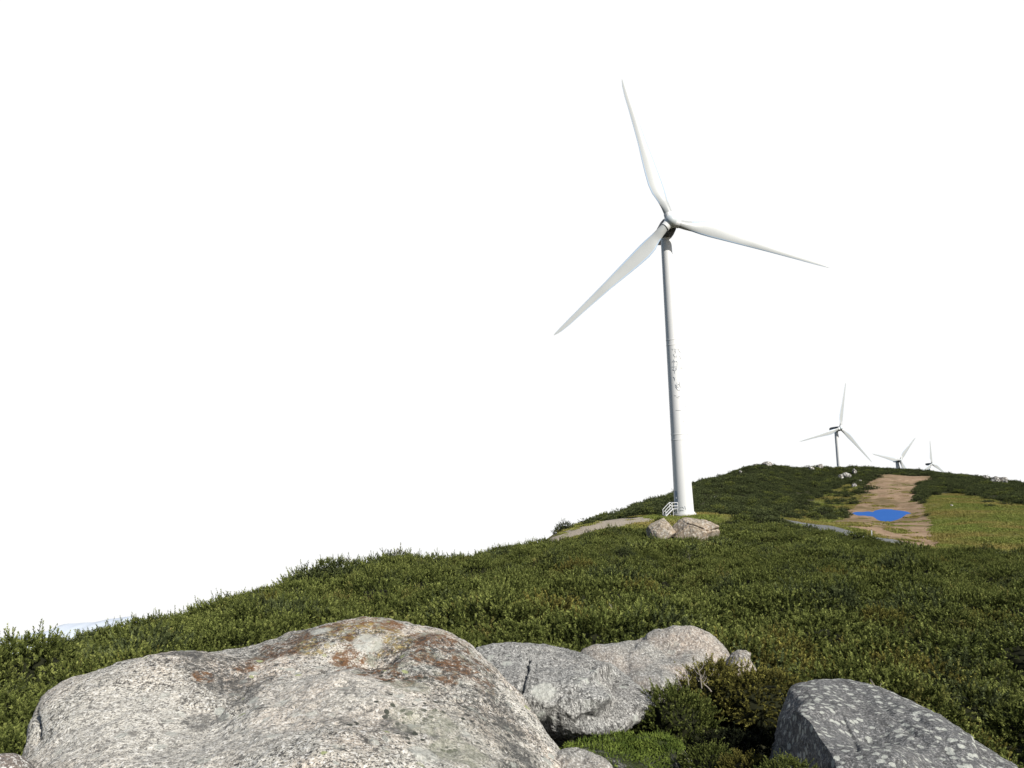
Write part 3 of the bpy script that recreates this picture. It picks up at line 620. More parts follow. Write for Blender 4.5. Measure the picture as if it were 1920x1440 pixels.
# two cracked rocks below the tower
gM = granite('granite_tan', (.30, .25, .185), .35, .4, scale=.25, white=.35, lichen=.4, lscale=1.5, grain=.06)
ctrl1 = CP([(1213,998,77.5),(1216,992,78),(1228,981,79),(1240,973,80),(1252,972,80.4),(1262,976,80),(1270,980,80),(1267,989,79),(1240,995,77.5),(1225,1004,76.5),(1250,1003,77)])
r1 = boulder('boulder', P(1240, 994, 79)+np.array([0, .4, -.2]), ctrl1, (1.5, 1.4, 1.1), gM.m, n=36, sig=.3, rough=.12, rscale=.6, facets=6, rough2=.05, dents=[(P(1257, 993, 78), .45, .5)])
ctrl2 = CP([(1262,1000,77.5),(1264,990,78.2),(1272,976,80),(1285,970,80.5),(1305,968.5,81),(1325,973,81),(1343,981,80),(1357,991,79),(1353,996,78),(1335,1000,77.5),(1310,1006,76.8),(1285,1006,77),(1300,985,78.2),(1325,990,78)])
cr = lambda *q: [P(x, y, d) for x, y, d in q]
r2 = boulder('boulder', P(1307, 994, 79)+np.array([0, .5, -.3]), ctrl2, (2.7, 1.8, 1.2), gM.m, n=56, sig=.28, rough=.12, rscale=.6, facets=7, rough2=.05,
   grooves=[(cr((1274,977,79.5),(1295,982,78.4),(1320,991,77.8)), .10, .35), (cr((1326,995,77.7),(1343,992,78.4),(1356,992,79)), .09, .3)])
tag(r1, 'tan split boulder with a dark hollow, left of the pair below the large wind turbine', 'boulder', 'boulder pair below the large wind turbine')
tag(r2, 'broad tan boulder with a slanting crack, right of the pair below the large wind turbine', 'boulder', 'boulder pair below the large wind turbine')
# rocks on the far ridge and slopes
gR = granite('granite_far', (.17, .16, .145), .4, .4, scale=.2, lichen=.2, lscale=1.2, grain=.03)
FAR = [ # px, py(centre), d, half-width px, half-height px, label, group
 (1536,871,255,7,5,'pale rock standing up on the far skyline left of the second turbine'),
 (1521,875,252,6,3,'low grey rock on the skyline just left of the upright skyline rock'),
 (1586,886,236,9,2.0,'broad flat outcrop in the gorse straight below the second turbine'),
 (1602,879,242,4,3,'small pale rock above the right end of the flat outcrop'),
 (1576,890,232,5,2.5,'low slab at the left foot of the flat outcrop'),
 (1602,909,212,5,3.4,'single white egg shaped rock left of the brown clearing'),
 (1866,896,226,8,6,'grey gable shaped rock, left of the pair on the right skyline'),
 (1881,898,226,8,7.5,'pale pointed boulder, right of the pair on the right skyline'),
 (1848,892,232,6,3,'thin pale slab left of the pair on the right skyline'),
 (1784,948,155,3,2.6,'little white stone standing alone in the green meadow'),
 (1437,866,243,11,2.2,'long low outcrop along the top of the highest ridge'),
 (1416,871,238,6,1.8,'thin pale outcrop just left of the highest ridge top'),
 (1388,880,228,2.5,1.5,'tiny pale rock high on the slope right of the tower'),
 (1341,929,165,6,2.2,'pale ledge above the dark hollow right of the tower'),
 (1334,941,158,5,2,'pale ledge below the dark hollow right of the tower'),
 (1771,887,250,5,2,'flat tan rock at the top right corner of the brown clearing'),
 (1612,901,222,8,1.8,'flat rock slab above the white egg shaped rock'),
 (1438,984,98,3,1.4,'small stone in the gorse left of the road'),
]
for (px, py, d, hw, hh, lab) in FAR:
    c = P(px, py, d); a_ = hw*d/FPX; b_ = hh*d/FPX
    g = float(gz(np.array([c[0]]), np.array([c[1]]))[0]); c = c+np.array([0, 0, 0])
    low = max(c[2]-g, 0)
    o = boulder('boulder', (c[0], c[1], c[2]-low*.5), [], (a_*.95, max(a_*.7, b_), b_*.85+low*.4), gR.m, n=16, rough=min(a_, b_*1.5)*.30, rscale=.8/a_, facets=7, rough2=b_*.1)
    tag(o, lab, 'rock' if hw < 7 else 'outcrop', 'rocks scattered on the far hill')

# ------------------------------------------------------------------ wind turbines
TP = Mat('tower_paint', .45, .35); TP.k = .56; tn = TP.noise(.9, 5, .7, TP.scaled(TP.pos(), (1, 1, .25)))
TP.col(TP.mix(TP.ramp(tn, [(.42, 0.0), (.75, .5)]), (.90, .90, .89), (.79, .79, .78)))
BP = Mat('blade_paint', .4, .35); BP.k = .45; bn = BP.noise(.5, 5, .6)
BP.col(BP.mix(BP.ramp(bn, [(.4, 0.0), (.8, .6)]), (.60, .62, .61), (.52, .54, .53)))
EP = Mat('blade_edge_outline', .4, .35); EP.col((.34, .44, .56))  # pale blue outline painted along the blade edges, made up, no tape
NP = Mat('nacelle_shade_grey', .5, .3); NP.col(NP.mix(NP.noise(3, 3), (.06, .07, .08), (.10, .11, .125)))  # white housing coloured dark to hold the shade of its underside
SP = Mat('spinner_paint', .4, .4); SP.col((.55, .59, .60))
LP = Mat('faded_marks', .7, .2); LP.col((.50, .52, .55))
WP = Mat('rail_paint', .5, .3); WP.col((.66, .66, .66))
CC = Mat('concrete', .9, .2); CC.col(CC.mix(CC.noise(2, 5), (.42, .41, .39), (.62, .61, .58)))
DK = Mat('door_grey', .5, .3); DK.col((.30, .36, .45))

def make_blade(L=23.8):
    """blade along +Z, chord along X (leading edge towards +X), thickness along Y"""
    st = [(0.0, 1.15, 1.15, 0, .5), (.03, 1.15, 1.15, 0, .5), (.07, 1.3, .95, 8, .46), (.12, 1.5, .50, 7, .38), (.18, 2.0, .34, 6, .32), (.24, 2.12, .27, 5, .30), (.32, 1.95, .23, 4, .29), (.42, 1.66, .19, 3, .29), (.54, 1.28, .21, 4.5, .29), (.66, 1.04, .16, 3, .29), (.78, .82, .12, 2, .29), (.88, .70, .085, 1, .28), (.95, .50, .055, .5, .30), (.985, .26, .035, 0, .4), (1.0, .07, .02, 0, .5)]
    n = 20; Vv = []; fine = []
    for k in range(len(st)-1):
        a, b = st[k], st[k+1]
        for q in range(3): t = q/3; fine.append(tuple(a[i]*(1-t)+b[i]*t for i in range(5)))
    fine.append(st[-1])
    for (s, ch, th, tw, piv) in fine:
        circ = max(0, 1-s/.12)
        for k in range(n):
            g = 2*math.pi*k/n; cx = math.cos(g); sy = math.sin(g)
            u = (1-cx)/2                                        # 0 leading, 1 trailing
            prof = (1.9*math.sqrt(max(u, 0))*(1-u)**.85*1.1) * (1 if sy >= 0 else -1)
            yy = (sy*circ + prof*(1-circ))*th/2
            xx = (piv-u)*ch
            t = rad(tw); Vv.append((xx*math.cos(t)-yy*math.sin(t), xx*math.sin(t)+yy*math.cos(t), s*L + .0))
    Ff, mi = [], []
    for i in range(len(fine)-1):
        for k in range(n):
            Ff.append((i*n+k, i*n+(k+1) % n, (i+1)*n+(k+1) % n, (i+1)*n+k))
            e = k in (0, n-1, 1, n-2, n//2-1, n//2, n//2+1, n//2-2) and fine[i][0] > .1
            mi.append(1 if e else 0)
    m = mesh_np('blade', Vv, Ff, [BP.m, EP.m], True, mi)
    return m
BL = make_blade()

def turbine(hub_px, d, base_z_, yaw, tilt, cone, phs, L, label, base_r=1.25, top_r=.66, detail=False, fat=1.0):
    H = P(hub_px[0], hub_px[1], d)
    y = rad(yaw); t = rad(tilt)
    a = Vector((math.sin(y)*math.cos(t), -math.cos(y)*math.cos(t), math.sin(t)))   # axis, towards the wind
    e1 = Vector((math.cos(y), math.sin(y), 0)); e2 = e1.cross(a); e2 = e2 if e2.z > 0 else -e2
    ah = Vector((a.x, a.y, 0)).normalized()
    over = 3.1
    tx, ty = H[0]-ah.x*over, H[1]-ah.y*over
    T = empty('wind_turbine', (tx, ty, base_z_)); Hh = Vector(H)-Vector((tx, ty, base_z_))
    top = Hh.z-1.35
    mb = MB(); pr = []
    hs = np.linspace(0, top, 25); seams = (top*.26, top*.60) if detail else ()
    for h in hs: pr.append((base_r+(top_r-base_r)*(h/top)**.9, h))
    for s_ in seams:
        for dz in (0, .75):
            r_ = base_r+(top_r-base_r)*((s_+dz)/top)**.9
            pr += [(r_+.002, s_+dz-.07), (r_+.028, s_+dz-.05), (r_+.028, s_+dz+.05), (r_+.002, s_+dz+.07)]
    pr.sort(key=lambda q: q[1]); mb.lathe(pr, 40); mb.build('tower', TP.m, T, True)
    # nacelle: tapered rounded housing
    nb = MB(); Rn = Matrix((e1, -a, e2)).transposed()      # local x sideways, y backwards along the shaft, z up
    secs = [(.55, .78, -.72, .70), (.9, .98, -1.15, .92), (2.2, 1.05, -1.25, 1.05), (4.4, 1.02, -1.2, 1.05), (6.2, .92, -1.0, 1.0), (6.9, .74, -.7, .8)]
    vs = []; K = 16
    for (yy, w, zb, zt) in secs:
        for k in range(K):
            g = 2*math.pi*k/K; cx, sy = math.cos(g), math.sin(g); p_ = .55
            X_ = math.copysign(abs(cx)**p_, cx)*w; Zc = (zt+zb)/2; Z_ = Zc+math.copysign(abs(sy)**p_, sy)*(zt-zb)/2
            vs.append(Hh+Rn@Vector((X_, yy, Z_)))
    fs = [(i*K+k, (i+1)*K+k, (i+1)*K+(k+1) % K, i*K+(k+1) % K) for i in range(len(secs)-1) for k in range(K)] + [tuple(range(K)), tuple((len(secs)-1)*K+k for k in range(K))[::-1]]
    nb.add(vs, fs); na_ = nb.build('nacelle', NP.m, T, True)
    yb = MB(); yb.tube([(0, 0, top-.05), (0, 0, top+.35)], [top_r*1.12, top_r*1.35], 24); yb.build('yaw_ring', NP.m, na_)
    # spinner
    sb = MB(); ps = [(-1.15, .05), (-1.1, .25), (-.98, .48), (-.75, .68), (-.4, .84), (0, .92), (.35, .92), (.62, .80)]; vs = []; K = 24
    for yy, r_ in ps:
        for k in range(K): g = 2*math.pi*k/K; vs.append(Hh+Rn@Vector((r_*math.cos(g), yy, r_*math.sin(g))))
    fs = [(i*K+k, (i+1)*K+k, (i+1)*K+(k+1) % K, i*K+(k+1) % K) for i in range(len(ps)-1) for k in range(K)] + [tuple(range(K)), tuple((len(ps)-1)*K+k for k in range(K))[::-1]]
    sb.add(vs, fs); sp = sb.build('hub', SP.m, T, True)
    for i in range(3):
        th = rad(phs+120*i); cn = rad(cone)
        rdir = (e1*math.sin(th)+e2*math.cos(th))*math.cos(cn)+a*math.sin(cn); rdir.normalize()
        lead = e1*math.cos(th)-e2*math.sin(th)                     # clockwise: leading edge
        yv = rdir.cross(lead).normalized()
        o = link('blade', BL, T); s_ = L/23.8
        Mx = Matrix((lead, yv, rdir)).transposed().to_4x4()
        ML = Matrix.Translation(Hh+rdir*.55) @ Mx @ Matrix.Diagonal((s_*fat, s_*fat, (L-.55)/23.8, 1)); o.matrix_local = ML
        cb = MB(); cb.tube([Hh+rdir*.62, Hh+rdir*1.25], [.68, .64], 20); cb_o = cb.build('blade_collar', TP.m, o)
        cb_o.matrix_parent_inverse = ML.inverted()
    tag(T, label, 'wind turbine', 'wind turbines on the hill')
    return T, Hh, top
TZ = TW[2]
T1, H1, top1 = turbine((1257.8, 415.3), 106, TZ+.25, 3.6, 7, -2, -11.8, 23.4, 'large white wind turbine with railed steps at its foot, nearest of the four', base_r=1.33, top_r=.74, detail=True)
T2, _, _ = turbine((1576, 803), 350, P(1576, 803, 350)[2]-40, 15, 3, -2, 17, 21.9, 'second wind turbine, behind the ridge, with its tower half visible', base_r=1.3, top_r=.85, fat=1.0)
T3, _, _ = turbine((1688, 863), 560, P(1688, 863, 560)[2]-40, 12, 5, -1.6, 45.3, 22.3, 'far wind turbine between two others, only hub and two raised blades showing', base_r=1.7, top_r=1.3, fat=1.5)
T4, _, _ = turbine((1747.5, 870), 720, P(1747.5, 870, 720)[2]-40, 18, 3, 0, 4, 21.8, 'farthest wind turbine, rightmost, one blade pointing straight up above the ridge', base_r=1.5, top_r=.9, fat=1.5)

# tower foot: foundation ring, door, steps, drawings on the shaft
def tower_r(h): return 1.33+(.74-1.33)*(h/top1)**.9
fb = MB(); fb.lathe([(1.62, -.9), (1.62, -.12), (1.58, -.06), (1.33, -.04)], 40); fb.build('foundation', CC.m, T1, False)
fb = MB(); n_ = 28; vs = []
for r_ in (1.31, 1.40):
    pass
fb.lathe([(1.46, -.03), (1.46, .10), (1.30, .13)], 40); fb.build('base_flange', TP.m, T1)
DA = rad(205)          # door faces left, slightly towards the camera
dv = Vector((math.cos(DA), math.sin(DA), 0)); dt_ = Vector((-dv.y, dv.x, 0))
drm = MB(); vs = []; hh = [1.15, 1.35, 2.9, 3.15]
for h, wf in zip(hh, (.5, .62, .62, .42)):
    for k in range(7):
        g = DA+(k/6-.5)*wf/1.25; r_ = tower_r(h)+.03; vs.append((r_*math.cos(g), r_*math.sin(g), h))
fs = [(i*7+k, i*7+k+1, (i+1)*7+k+1, (i+1)*7+k) for i in range(3) for k in range(6)]
drm.add(vs, fs); dro = drm.build('door', DK.m, T1)
hd = MB(); q = dv*1.36+Vector((0, 0, 2.1))+dt_*.2; hd.tube([q, q+Vector((0, 0, .2))], .03, 6); hd.build('handle', WP.m, dro)
# steps run down to the left of the tower
S0 = Vector((-1.05, -.35, .70)); SD = Vector((-1, -.25, 0)).normalized(); SW = Vector((SD.y, -SD.x, 0))
stp = MB(); NS = 6; run = 1.0; rise = .90
plat = S0+SD*.45
stp.box(plat+Vector((0, 0, 0)), (.8, .95, .05), Matrix.Rotation(math.atan2(SD.y, SD.x), 3, 'Z'))
for i in range(NS):
    stp.box(plat+SD*(.5+run*(i+.5)/NS)+Vector((0, 0, -rise*(i+1)/(NS+.5))), (.28, .9, .04), Matrix.Rotation(math.atan2(SD.y, SD.x), 3, 'Z'))
for s_ in (-1, 1):
    o_ = SW*(.46*s_); stp.tube([plat+SD*.4+o_, plat+SD*(.5+run)+o_+Vector((0, 0, -rise))], .055, 6)
    for e_ in (-.3, .38): stp.tube([plat+SD*e_+o_, plat+SD*e_+o_+Vector((0, 0, -.95))], .04, 6)
ST = stp.build('steps', WP.m, T1)
for s_ in (-1, 1):
    rl = MB(); o_ = SW*(.46*s_)
    for hgt in (.42, .85):
        rl.tube([plat-SD*.35+o_+Vector((0, 0, hgt)), plat+SD*.45+o_+Vector((0, 0, hgt)), plat+SD*(.5+run)+o_+Vector((0, 0, hgt-rise))], .045, 6)
    for (x_, z_) in ((-.35, 0), (.45, 0), (.5+run, -rise)): rl.tube([plat+SD*x_+o_+Vector((0, 0, z_)), plat+SD*x_+o_+Vector((0, 0, z_+.87))], .045, 6)
    rl.build('handrail', WP.m, ST)
# thin drawn marks up the shaft, laid on the curved surface
def mark(px, py):
    """point of the shaft surface seen at this place"""
    v = ray(px, py); v = v/v[1]; base = np.array(T1.location); lo, hi = 100, 109
    for d in np.linspace(100, 109, 600):
        q = v*d; h = q[2]-base[2]
        if h < 0 or h > top1: continue
        rr_ = math.hypot(q[0]-base[0], q[1]-base[1])
        if rr_ <= tower_r(h)+.03: return Vector(q-base)
    return None
def curve(pts, n=24, closed=False):
    r_ = []
    for i in range(n+1):
        t = i/n*(len(pts)-1); k = min(int(t), len(pts)-2); f_ = t-k
        r_.append((pts[k][0]*(1-f_)+pts[k+1][0]*f_, pts[k][1]*(1-f_)+pts[k+1][1]*f_))
    return r_
def zp(x, y): return (1240+x/8, 620+y/8)
STR = [[(165,465),(185,440),(205,470),(235,450),(240,480)],[(190,430),(190,600)],[(165,540),(240,540)],[(240,480),(235,580),(210,600),(170,580)],[(165,465),(240,465)],[(215,555),(225,580),(205,585)],[(200,600),(200,640)],
 [(190,280),(215,265),(205,300),(220,330),(200,350)],[(225,280),(250,270),(265,300),(245,320)],[(265,300),(285,330)],[(165,270),(170,290)],[(215,285),(200,320)],[(180,350),(200,395),(220,380),(205,410)],[(230,370),(235,410)],[(270,380),(285,410),(290,430)],
 [(180,690),(205,720),(200,750)],[(210,700),(195,730)],[(210,800),(215,850),(245,890),(280,895)],[(240,775),(222,820),(235,865)],[(245,800),(270,810),(268,845),(240,850),(232,820),(255,815)],[(270,770),(290,860),(275,880)],
 [(200,970),(225,975)],[(235,990),(245,1010)],[(255,985),(275,980),(262,1010)],[(220,1195),(300,1195)],[(270,555),(310,560)],[(325,1350),(340,1360)]]
for s_ in STR:
    pts = [mark(*zp(*q)) for q in curve(s_, 10)]
    pts = [p for p in pts if p is not None]
    if len(pts) > 1: gm = MB(); gm.tube(pts, .028, 4); gm.build('drawing', LP.m, T1)
for s_ in [[(1275,952),(1279,950),(1283,953)],[(1276,956),(1282,957)],[(1284,949),(1286,955)],[(1293,943),(1299,943)]]:
    pts = [p for p in (mark(*q) for q in curve(s_, 6)) if p is not None]
    if len(pts) > 1: gm = MB(); gm.tube(pts, .03, 4); gm.build('drawing', LP.m, T1)

# ------------------------------------------------------------------ gorse
def leafmat(name, ca, cb, cc, cd, trans=.25):
    M = Mat(name, .75, .06)
    oi = M.n('ShaderNodeObjectInfo'); rn = oi.outputs['Random']
    pn = M.noise(.9, 3, .5); pn2 = M.noise(.35, 3, .6); fine = M.noise(14, 3, .6)
    c = M.mix(M.ramp(rn, [(0, 0.0), (1, 1.0)]), ca, cb)
    c = M.mix(M.ramp(fine, [(.4, 0.0), (.62, .8)]), c, cc)
    c = M.mix(M.ramp(pn, [(.62, 0.0), (.70, .75)]), c, cd)
    c = M.mix(M.ramp(pn2, [(.3, .6), (.5, 0.0)]), c, tuple(x*.6 for x in ca))
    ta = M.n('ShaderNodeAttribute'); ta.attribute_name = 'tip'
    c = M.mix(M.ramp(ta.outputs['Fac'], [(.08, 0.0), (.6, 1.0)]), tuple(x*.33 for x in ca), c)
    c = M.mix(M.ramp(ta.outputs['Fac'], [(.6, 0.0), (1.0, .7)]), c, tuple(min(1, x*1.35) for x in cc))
    M.col(c)
    tr = M.n('ShaderNodeBsdfTranslucent'); M.l(M.cc, tr.inputs['Color']); ms = M.n('ShaderNodeMixShader'); ms.inputs[0].default_value = trans
    M.l(M.b.outputs[0], ms.inputs[1]); M.l(tr.outputs[0], ms.inputs[2]); M.l(ms.outputs[0], M.t.nodes['Material Output'].inputs['Surface'])
    return M.m
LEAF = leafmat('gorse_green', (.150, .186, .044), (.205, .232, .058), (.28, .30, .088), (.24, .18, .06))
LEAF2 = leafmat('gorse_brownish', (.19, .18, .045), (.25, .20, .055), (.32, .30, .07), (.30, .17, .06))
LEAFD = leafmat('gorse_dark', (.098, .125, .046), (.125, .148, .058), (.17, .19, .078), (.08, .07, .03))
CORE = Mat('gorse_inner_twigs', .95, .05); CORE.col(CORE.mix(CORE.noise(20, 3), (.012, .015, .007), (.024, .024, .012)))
STEM = Mat('dry_wood', .8, .2); STEM.col(STEM.mix(STEM.noise(40, 3), (.20, .17, .14), (.38, .34, .29)))

def bush_mesh(name, seed, n_shoot=480, spines=26, flat=.85, mats=None, L=(.07, .19), w=.0065, sl=.034, spiky=.75):
    r = np.random.default_rng(seed)
    # directions on an upper dome
    u = r.normal(size=(n_shoot*2, 3)); u /= np.linalg.norm(u, axis=1)[:, None]; u = u[u[:, 2] > -.12][:n_shoot]; m = len(u)
    lump = np.array([1+.34*noise.noise(Vector((a*2.1+seed, b*2.1, c*2.1))) for a, b, c in u])
    rad_ = (.42+.13*r.random(m)**1.5)*lump
    base = u*rad_[:, None]*np.array([1, 1, flat])
    t = u*.85+np.array([0, 0, .6])*spiky*.5+r.normal(size=(m, 3))*.5; t /= np.linalg.norm(t, axis=1)[:, None]
    Ls = L[0]+(L[1]-L[0])*r.random(m)**2
    S = spines; s = (np.arange(S)+r.random((m, S)))/S
    p = base[:, None]+t[:, None]*(s*Ls[:, None])[..., None]
    g = r.normal(size=(m, S, 3)); g -= (g*t[:, None]).sum(-1, keepdims=True)*t[:, None]; g /= np.linalg.norm(g, axis=-1, keepdims=True)
    d = g*.8+t[:, None]*.75; d /= np.linalg.norm(d, axis=-1, keepdims=True)
    ln = sl*(1.1-.55*s)[..., None]
    side = np.cross(d, r.normal(size=(m, S, 3))); side /= np.linalg.norm(side, axis=-1, keepdims=True)
    a = p-side*w; b = p+side*w; c = p+d*ln
    # stem of every shoot as a thin blade
    sa = base-np.cross(t, [0, 0, 1.0])*.004; sb = base+np.cross(t, [0, 0, 1.0])*.004; sc_ = base+t*(Ls*1.1)[:, None]
    V = np.concatenate([np.stack([a, b, c], 2).reshape(-1, 3), np.stack([sa, sb, sc_], 1).reshape(-1, 3)])
    F = np.arange(len(V)).reshape(-1, 3)
    sh = r.random(m); tipv = np.clip((s-.15)*1.1, 0, 1)*(.35+.65*sh[:, None])+r.normal(size=s.shape)*.08
    tipc = np.concatenate([np.repeat(tipv.reshape(-1), 3), np.full(m*3, .1)])
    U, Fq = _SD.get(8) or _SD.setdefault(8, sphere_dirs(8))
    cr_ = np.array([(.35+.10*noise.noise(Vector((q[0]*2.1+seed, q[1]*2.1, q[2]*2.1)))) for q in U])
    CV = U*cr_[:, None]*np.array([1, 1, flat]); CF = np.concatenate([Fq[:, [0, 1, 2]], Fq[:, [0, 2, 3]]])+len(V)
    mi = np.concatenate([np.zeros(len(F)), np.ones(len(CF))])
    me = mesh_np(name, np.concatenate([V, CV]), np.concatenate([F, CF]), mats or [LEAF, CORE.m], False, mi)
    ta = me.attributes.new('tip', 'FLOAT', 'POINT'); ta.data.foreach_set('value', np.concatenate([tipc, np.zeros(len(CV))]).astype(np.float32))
    return me

protos = []
pc = bpy.data.collections.new('gorse_kinds')
specs = [(LEAF, 1.0), (LEAF, 1.1), (LEAF, .8), (LEAF2, 1.0), (LEAFD, .9), (LEAFD, .8), (LEAF, 1.3)]
for k, (lm_, spk) in enumerate(specs):
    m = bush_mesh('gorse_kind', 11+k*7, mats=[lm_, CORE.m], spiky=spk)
    o = bpy.data.objects.new('gorse_kind_%02d' % k, m); pc.objects.link(o); protos.append(m)
# far bushes: fewer, larger leaf tufts
for k, lm_ in enumerate([LEAF, LEAFD, LEAFD]):
    m = bush_mesh('gorse_far_kind', 91+k*5, 150, 9, mats=[lm_, CORE.m], L=(.10, .2), w=.018, sl=.07)
    o = bpy.data.objects.new('gorse_kind_%02d' % (7+k), m); pc.objects.link(o); protos.append(m)

def footprint(o, sx=1.0):
    bb = [o.matrix_world@Vector(c_) for c_ in o.bound_box]; bb = [Vector(c_)+o.location for c_ in o.bound_box]
    xs = [b.x for b in bb]; ys = [b.y for b in bb]
    return ((min(xs)+max(xs))/2, (min(ys)+max(ys))/2, (max(xs)-min(xs))/2*sx, (max(ys)-min(ys))/2*sx)
rocks_near = [(footprint(o), .20) for o in (bA, bB, bC, bD, bE, bF, bG)]
rocks_mid = [footprint(o) for o in (r1, r2)]
def scatter(y0, y1, a0, a1, dens, size, svar, kinds, probs, near=False, z_off=0.0, d_taper=None):
    area = .5*(a1-a0)*(y1*y1-y0*y0)*1.2; n = int(area*dens)
    aa = a0+(a1-a0)*rng.random(n); r_ = np.sqrt(y0*y0+(y1*y1-y0*y0)*rng.random(n))/np.cos(aa)
    x = r_*np.sin(aa); y = r_*np.cos(aa); z = gz(x, y)
    ar = areas(x, y, z); keep = ~(ar['sand'] | ar['road'] | ar['tower'] | ar['hole'])
    keep &= ~(ar['grass'] & (rng.random(n) > .02)); keep &= ~(ar['brown'])
    keep &= ~(ar['meadow']); keep &= ~(ar['sparse'] & (rng.random(n) > .13+.5*(fbm(x, y, .12, 2.2, 2) > .12)))
    keep &= ~inpoly(x, y, ROAD_POLY)
    keep &= dist_poly(x, y, POND) > 1.5
    sz = size*(1+svar*(rng.random(n)*2-1))*(1+.45*fbm(x, y, .8 if near else .12, 7.7, 2))
    for (cx, cy, hx, hy), mg in rocks_near:
        if near: keep &= (np.abs((x-cx)/(hx*.86+sz*.40))**2.4+np.abs((y-cy)/(hy*.86+sz*.40))**2.4) > 1
    for cx, cy, hx, hy in rocks_mid: keep &= (((x-cx)/(hx*.9+sz*.3))**2+((y-cy+.6)/(hy+sz*.3))**2) > 1
    # sink the bushes behind the near silhouettes; nothing shows there
    x, y, z, sz = x[keep], y[keep], z[keep], sz[keep]
    k = rng.choice(kinds, size=len(x), p=np.array(probs)/sum(probs))
    z = z+fbm(x, y, .45, 12.3, 2)*.40*np.clip(y/14, .45, 1.4)*(1 if y1 < 60 else .6)
    return np.stack([x, y, z-.12*sz+z_off], -1), sz, k
sets = []
AL, AR = rad(-46), rad(46)
sets.append(scatter(2.6, 9.0, AL, AR, 4.0, .84, .38, [0, 1, 2, 3, 4, 6], [4, 4, 3, 1.3, 1.6, 2], near=True))
sets.append(scatter(9.0, 26, AL, rad(43), 2.5, 1.02, .42, [0, 1, 2, 3, 4, 6], [4, 4, 4, .9, 1.6, 2], near=True))
sets.append(scatter(26, 50, rad(-40), rad(42), 1.25, 1.4, .45, [0, 1, 2, 3, 4], [4, 4, 4, .4, 2]))
sets.append(scatter(50, 100, rad(-12), rad(42), 1.0, 1.65, .5, [0, 1, 2, 7, 8, 4], [3, 3, 3, 3, 2, 1]))
sets.append(scatter(100, 305, rad(0), rad(40), .55, 1.9, .5, [7, 8, 9, 4], [1.2, 4, 4, 1]))
Pt = np.concatenate([s[0] for s in sets]); Sz = np.concatenate([s[1] for s in sets]); Kd = np.concatenate([s[2] for s in sets])
gm_ = bpy.data.meshes.new('gorse'); gm_.vertices.add(len(Pt)); gm_.vertices.foreach_set('co', Pt.astype(np.float32).ravel())
N = len(Pt); print('gorse bushes', N)
rot = np.stack([rng.normal(size=N)*.12, rng.normal(size=N)*.12, rng.random(N)*6.283], -1).astype(np.float32)
scl = np.stack([Sz, Sz, Sz*(.75+.4*rng.random(N))], -1).astype(np.float32)
at_ = gm_.attributes.new('rot', 'FLOAT_VECTOR', 'POINT'); at_.data.foreach_set('vector', rot.ravel())
at_ = gm_.attributes.new('scl', 'FLOAT_VECTOR', 'POINT'); at_.data.foreach_set('vector', scl.ravel())
at_ = gm_.attributes.new('kd', 'INT', 'POINT'); at_.data.foreach_set('value', Kd.astype(np.int32))
go = link('gorse', gm_)
tag(go, 'dense dark green gorse scrub carpeting the hillside', 'gorse', kind='stuff')
ng = bpy.data.node_groups.new('gorse_spread', 'GeometryNodeTree')
ng.interface.new_socket('Geometry', in_out='INPUT', socket_type='NodeSocketGeometry'); ng.interface.new_socket('Geometry', in_out='OUTPUT', socket_type='NodeSocketGeometry')
gi = ng.nodes.new('NodeGroupInput'); go_ = ng.nodes.new('NodeGroupOutput'); ip = ng.nodes.new('GeometryNodeInstanceOnPoints')
ci = ng.nodes.new('GeometryNodeCollectionInfo'); ci.inputs['Collection'].default_value = pc; ci.inputs['Separate Children'].default_value = True; ci.inputs['Reset Children'].default_value = True
mp_ = ng.nodes.new('GeometryNodeMeshToPoints')
def attr(nm, ty):
    a = ng.nodes.new('GeometryNodeInputNamedAttribute'); a.data_type = ty; a.inputs['Name'].default_value = nm
    return [s for s in a.outputs if s.enabled and s.name == 'Attribute'][0]
ng.links.new(gi.outputs[0], mp_.inputs[0]); ng.links.new(mp_.outputs[0], ip.inputs['Points']); ng.links.new(ci.outputs[0], ip.inputs['Instance'])
ip.inputs['Pick Instance'].default_value = True
ng.links.new(attr('kd', 'INT'), ip.inputs['Instance Index']); ng.links.new(attr('scl', 'FLOAT_VECTOR'), ip.inputs['Scale'])
er = ng.nodes.new('FunctionNodeEulerToRotation'); ng.links.new(attr('rot', 'FLOAT_VECTOR'), er.inputs[0]); ng.links.new(er.outputs[0], ip.inputs['Rotation'])
ng.links.new(ip.outputs[0], go_.inputs[0])
md = go.modifiers.new('spread', 'NODES'); md.node_group = ng

GRM = Mat('grass_blades', .8, .05); gn = GRM.noise(.09, 4, .5); gn2 = GRM.noise(1.2, 5, .7)
gc = GRM.mix(GRM.ramp(gn, [(.40, 0.0), (.6, 1.0)]), (.17, .20, .045), (.24, .20, .06)); GRM.col(GRM.mix(GRM.ramp(gn2, [(.52, 0.0), (.66, .4)]), gc, (.12, .09, .045)))
gk = bpy.data.collections.new('grass_kinds')
for k in range(3):
    r = np.random.default_rng(500+k); m_ = 60; b = r.normal(size=(m_, 3))*np.array([.35, .35, 0]); h = .25+.35*r.random(m_); t = r.normal(size=(m_, 3))*.25; t[:, 2] = 1
    sd_ = r.normal(size=(m_, 3)); sd_[:, 2] = 0; sd_ /= np.linalg.norm(sd_, axis=1)[:, None]
    VV = np.stack([b-sd_*.05, b+sd_*.05, b+t*h[:, None]], 1).reshape(-1, 3)
    gk.objects.link(bpy.data.objects.new('grass_kind_%d' % k, mesh_np('grass_kind', VV, np.arange(m_*3).reshape(-1, 3), [GRM.m])))
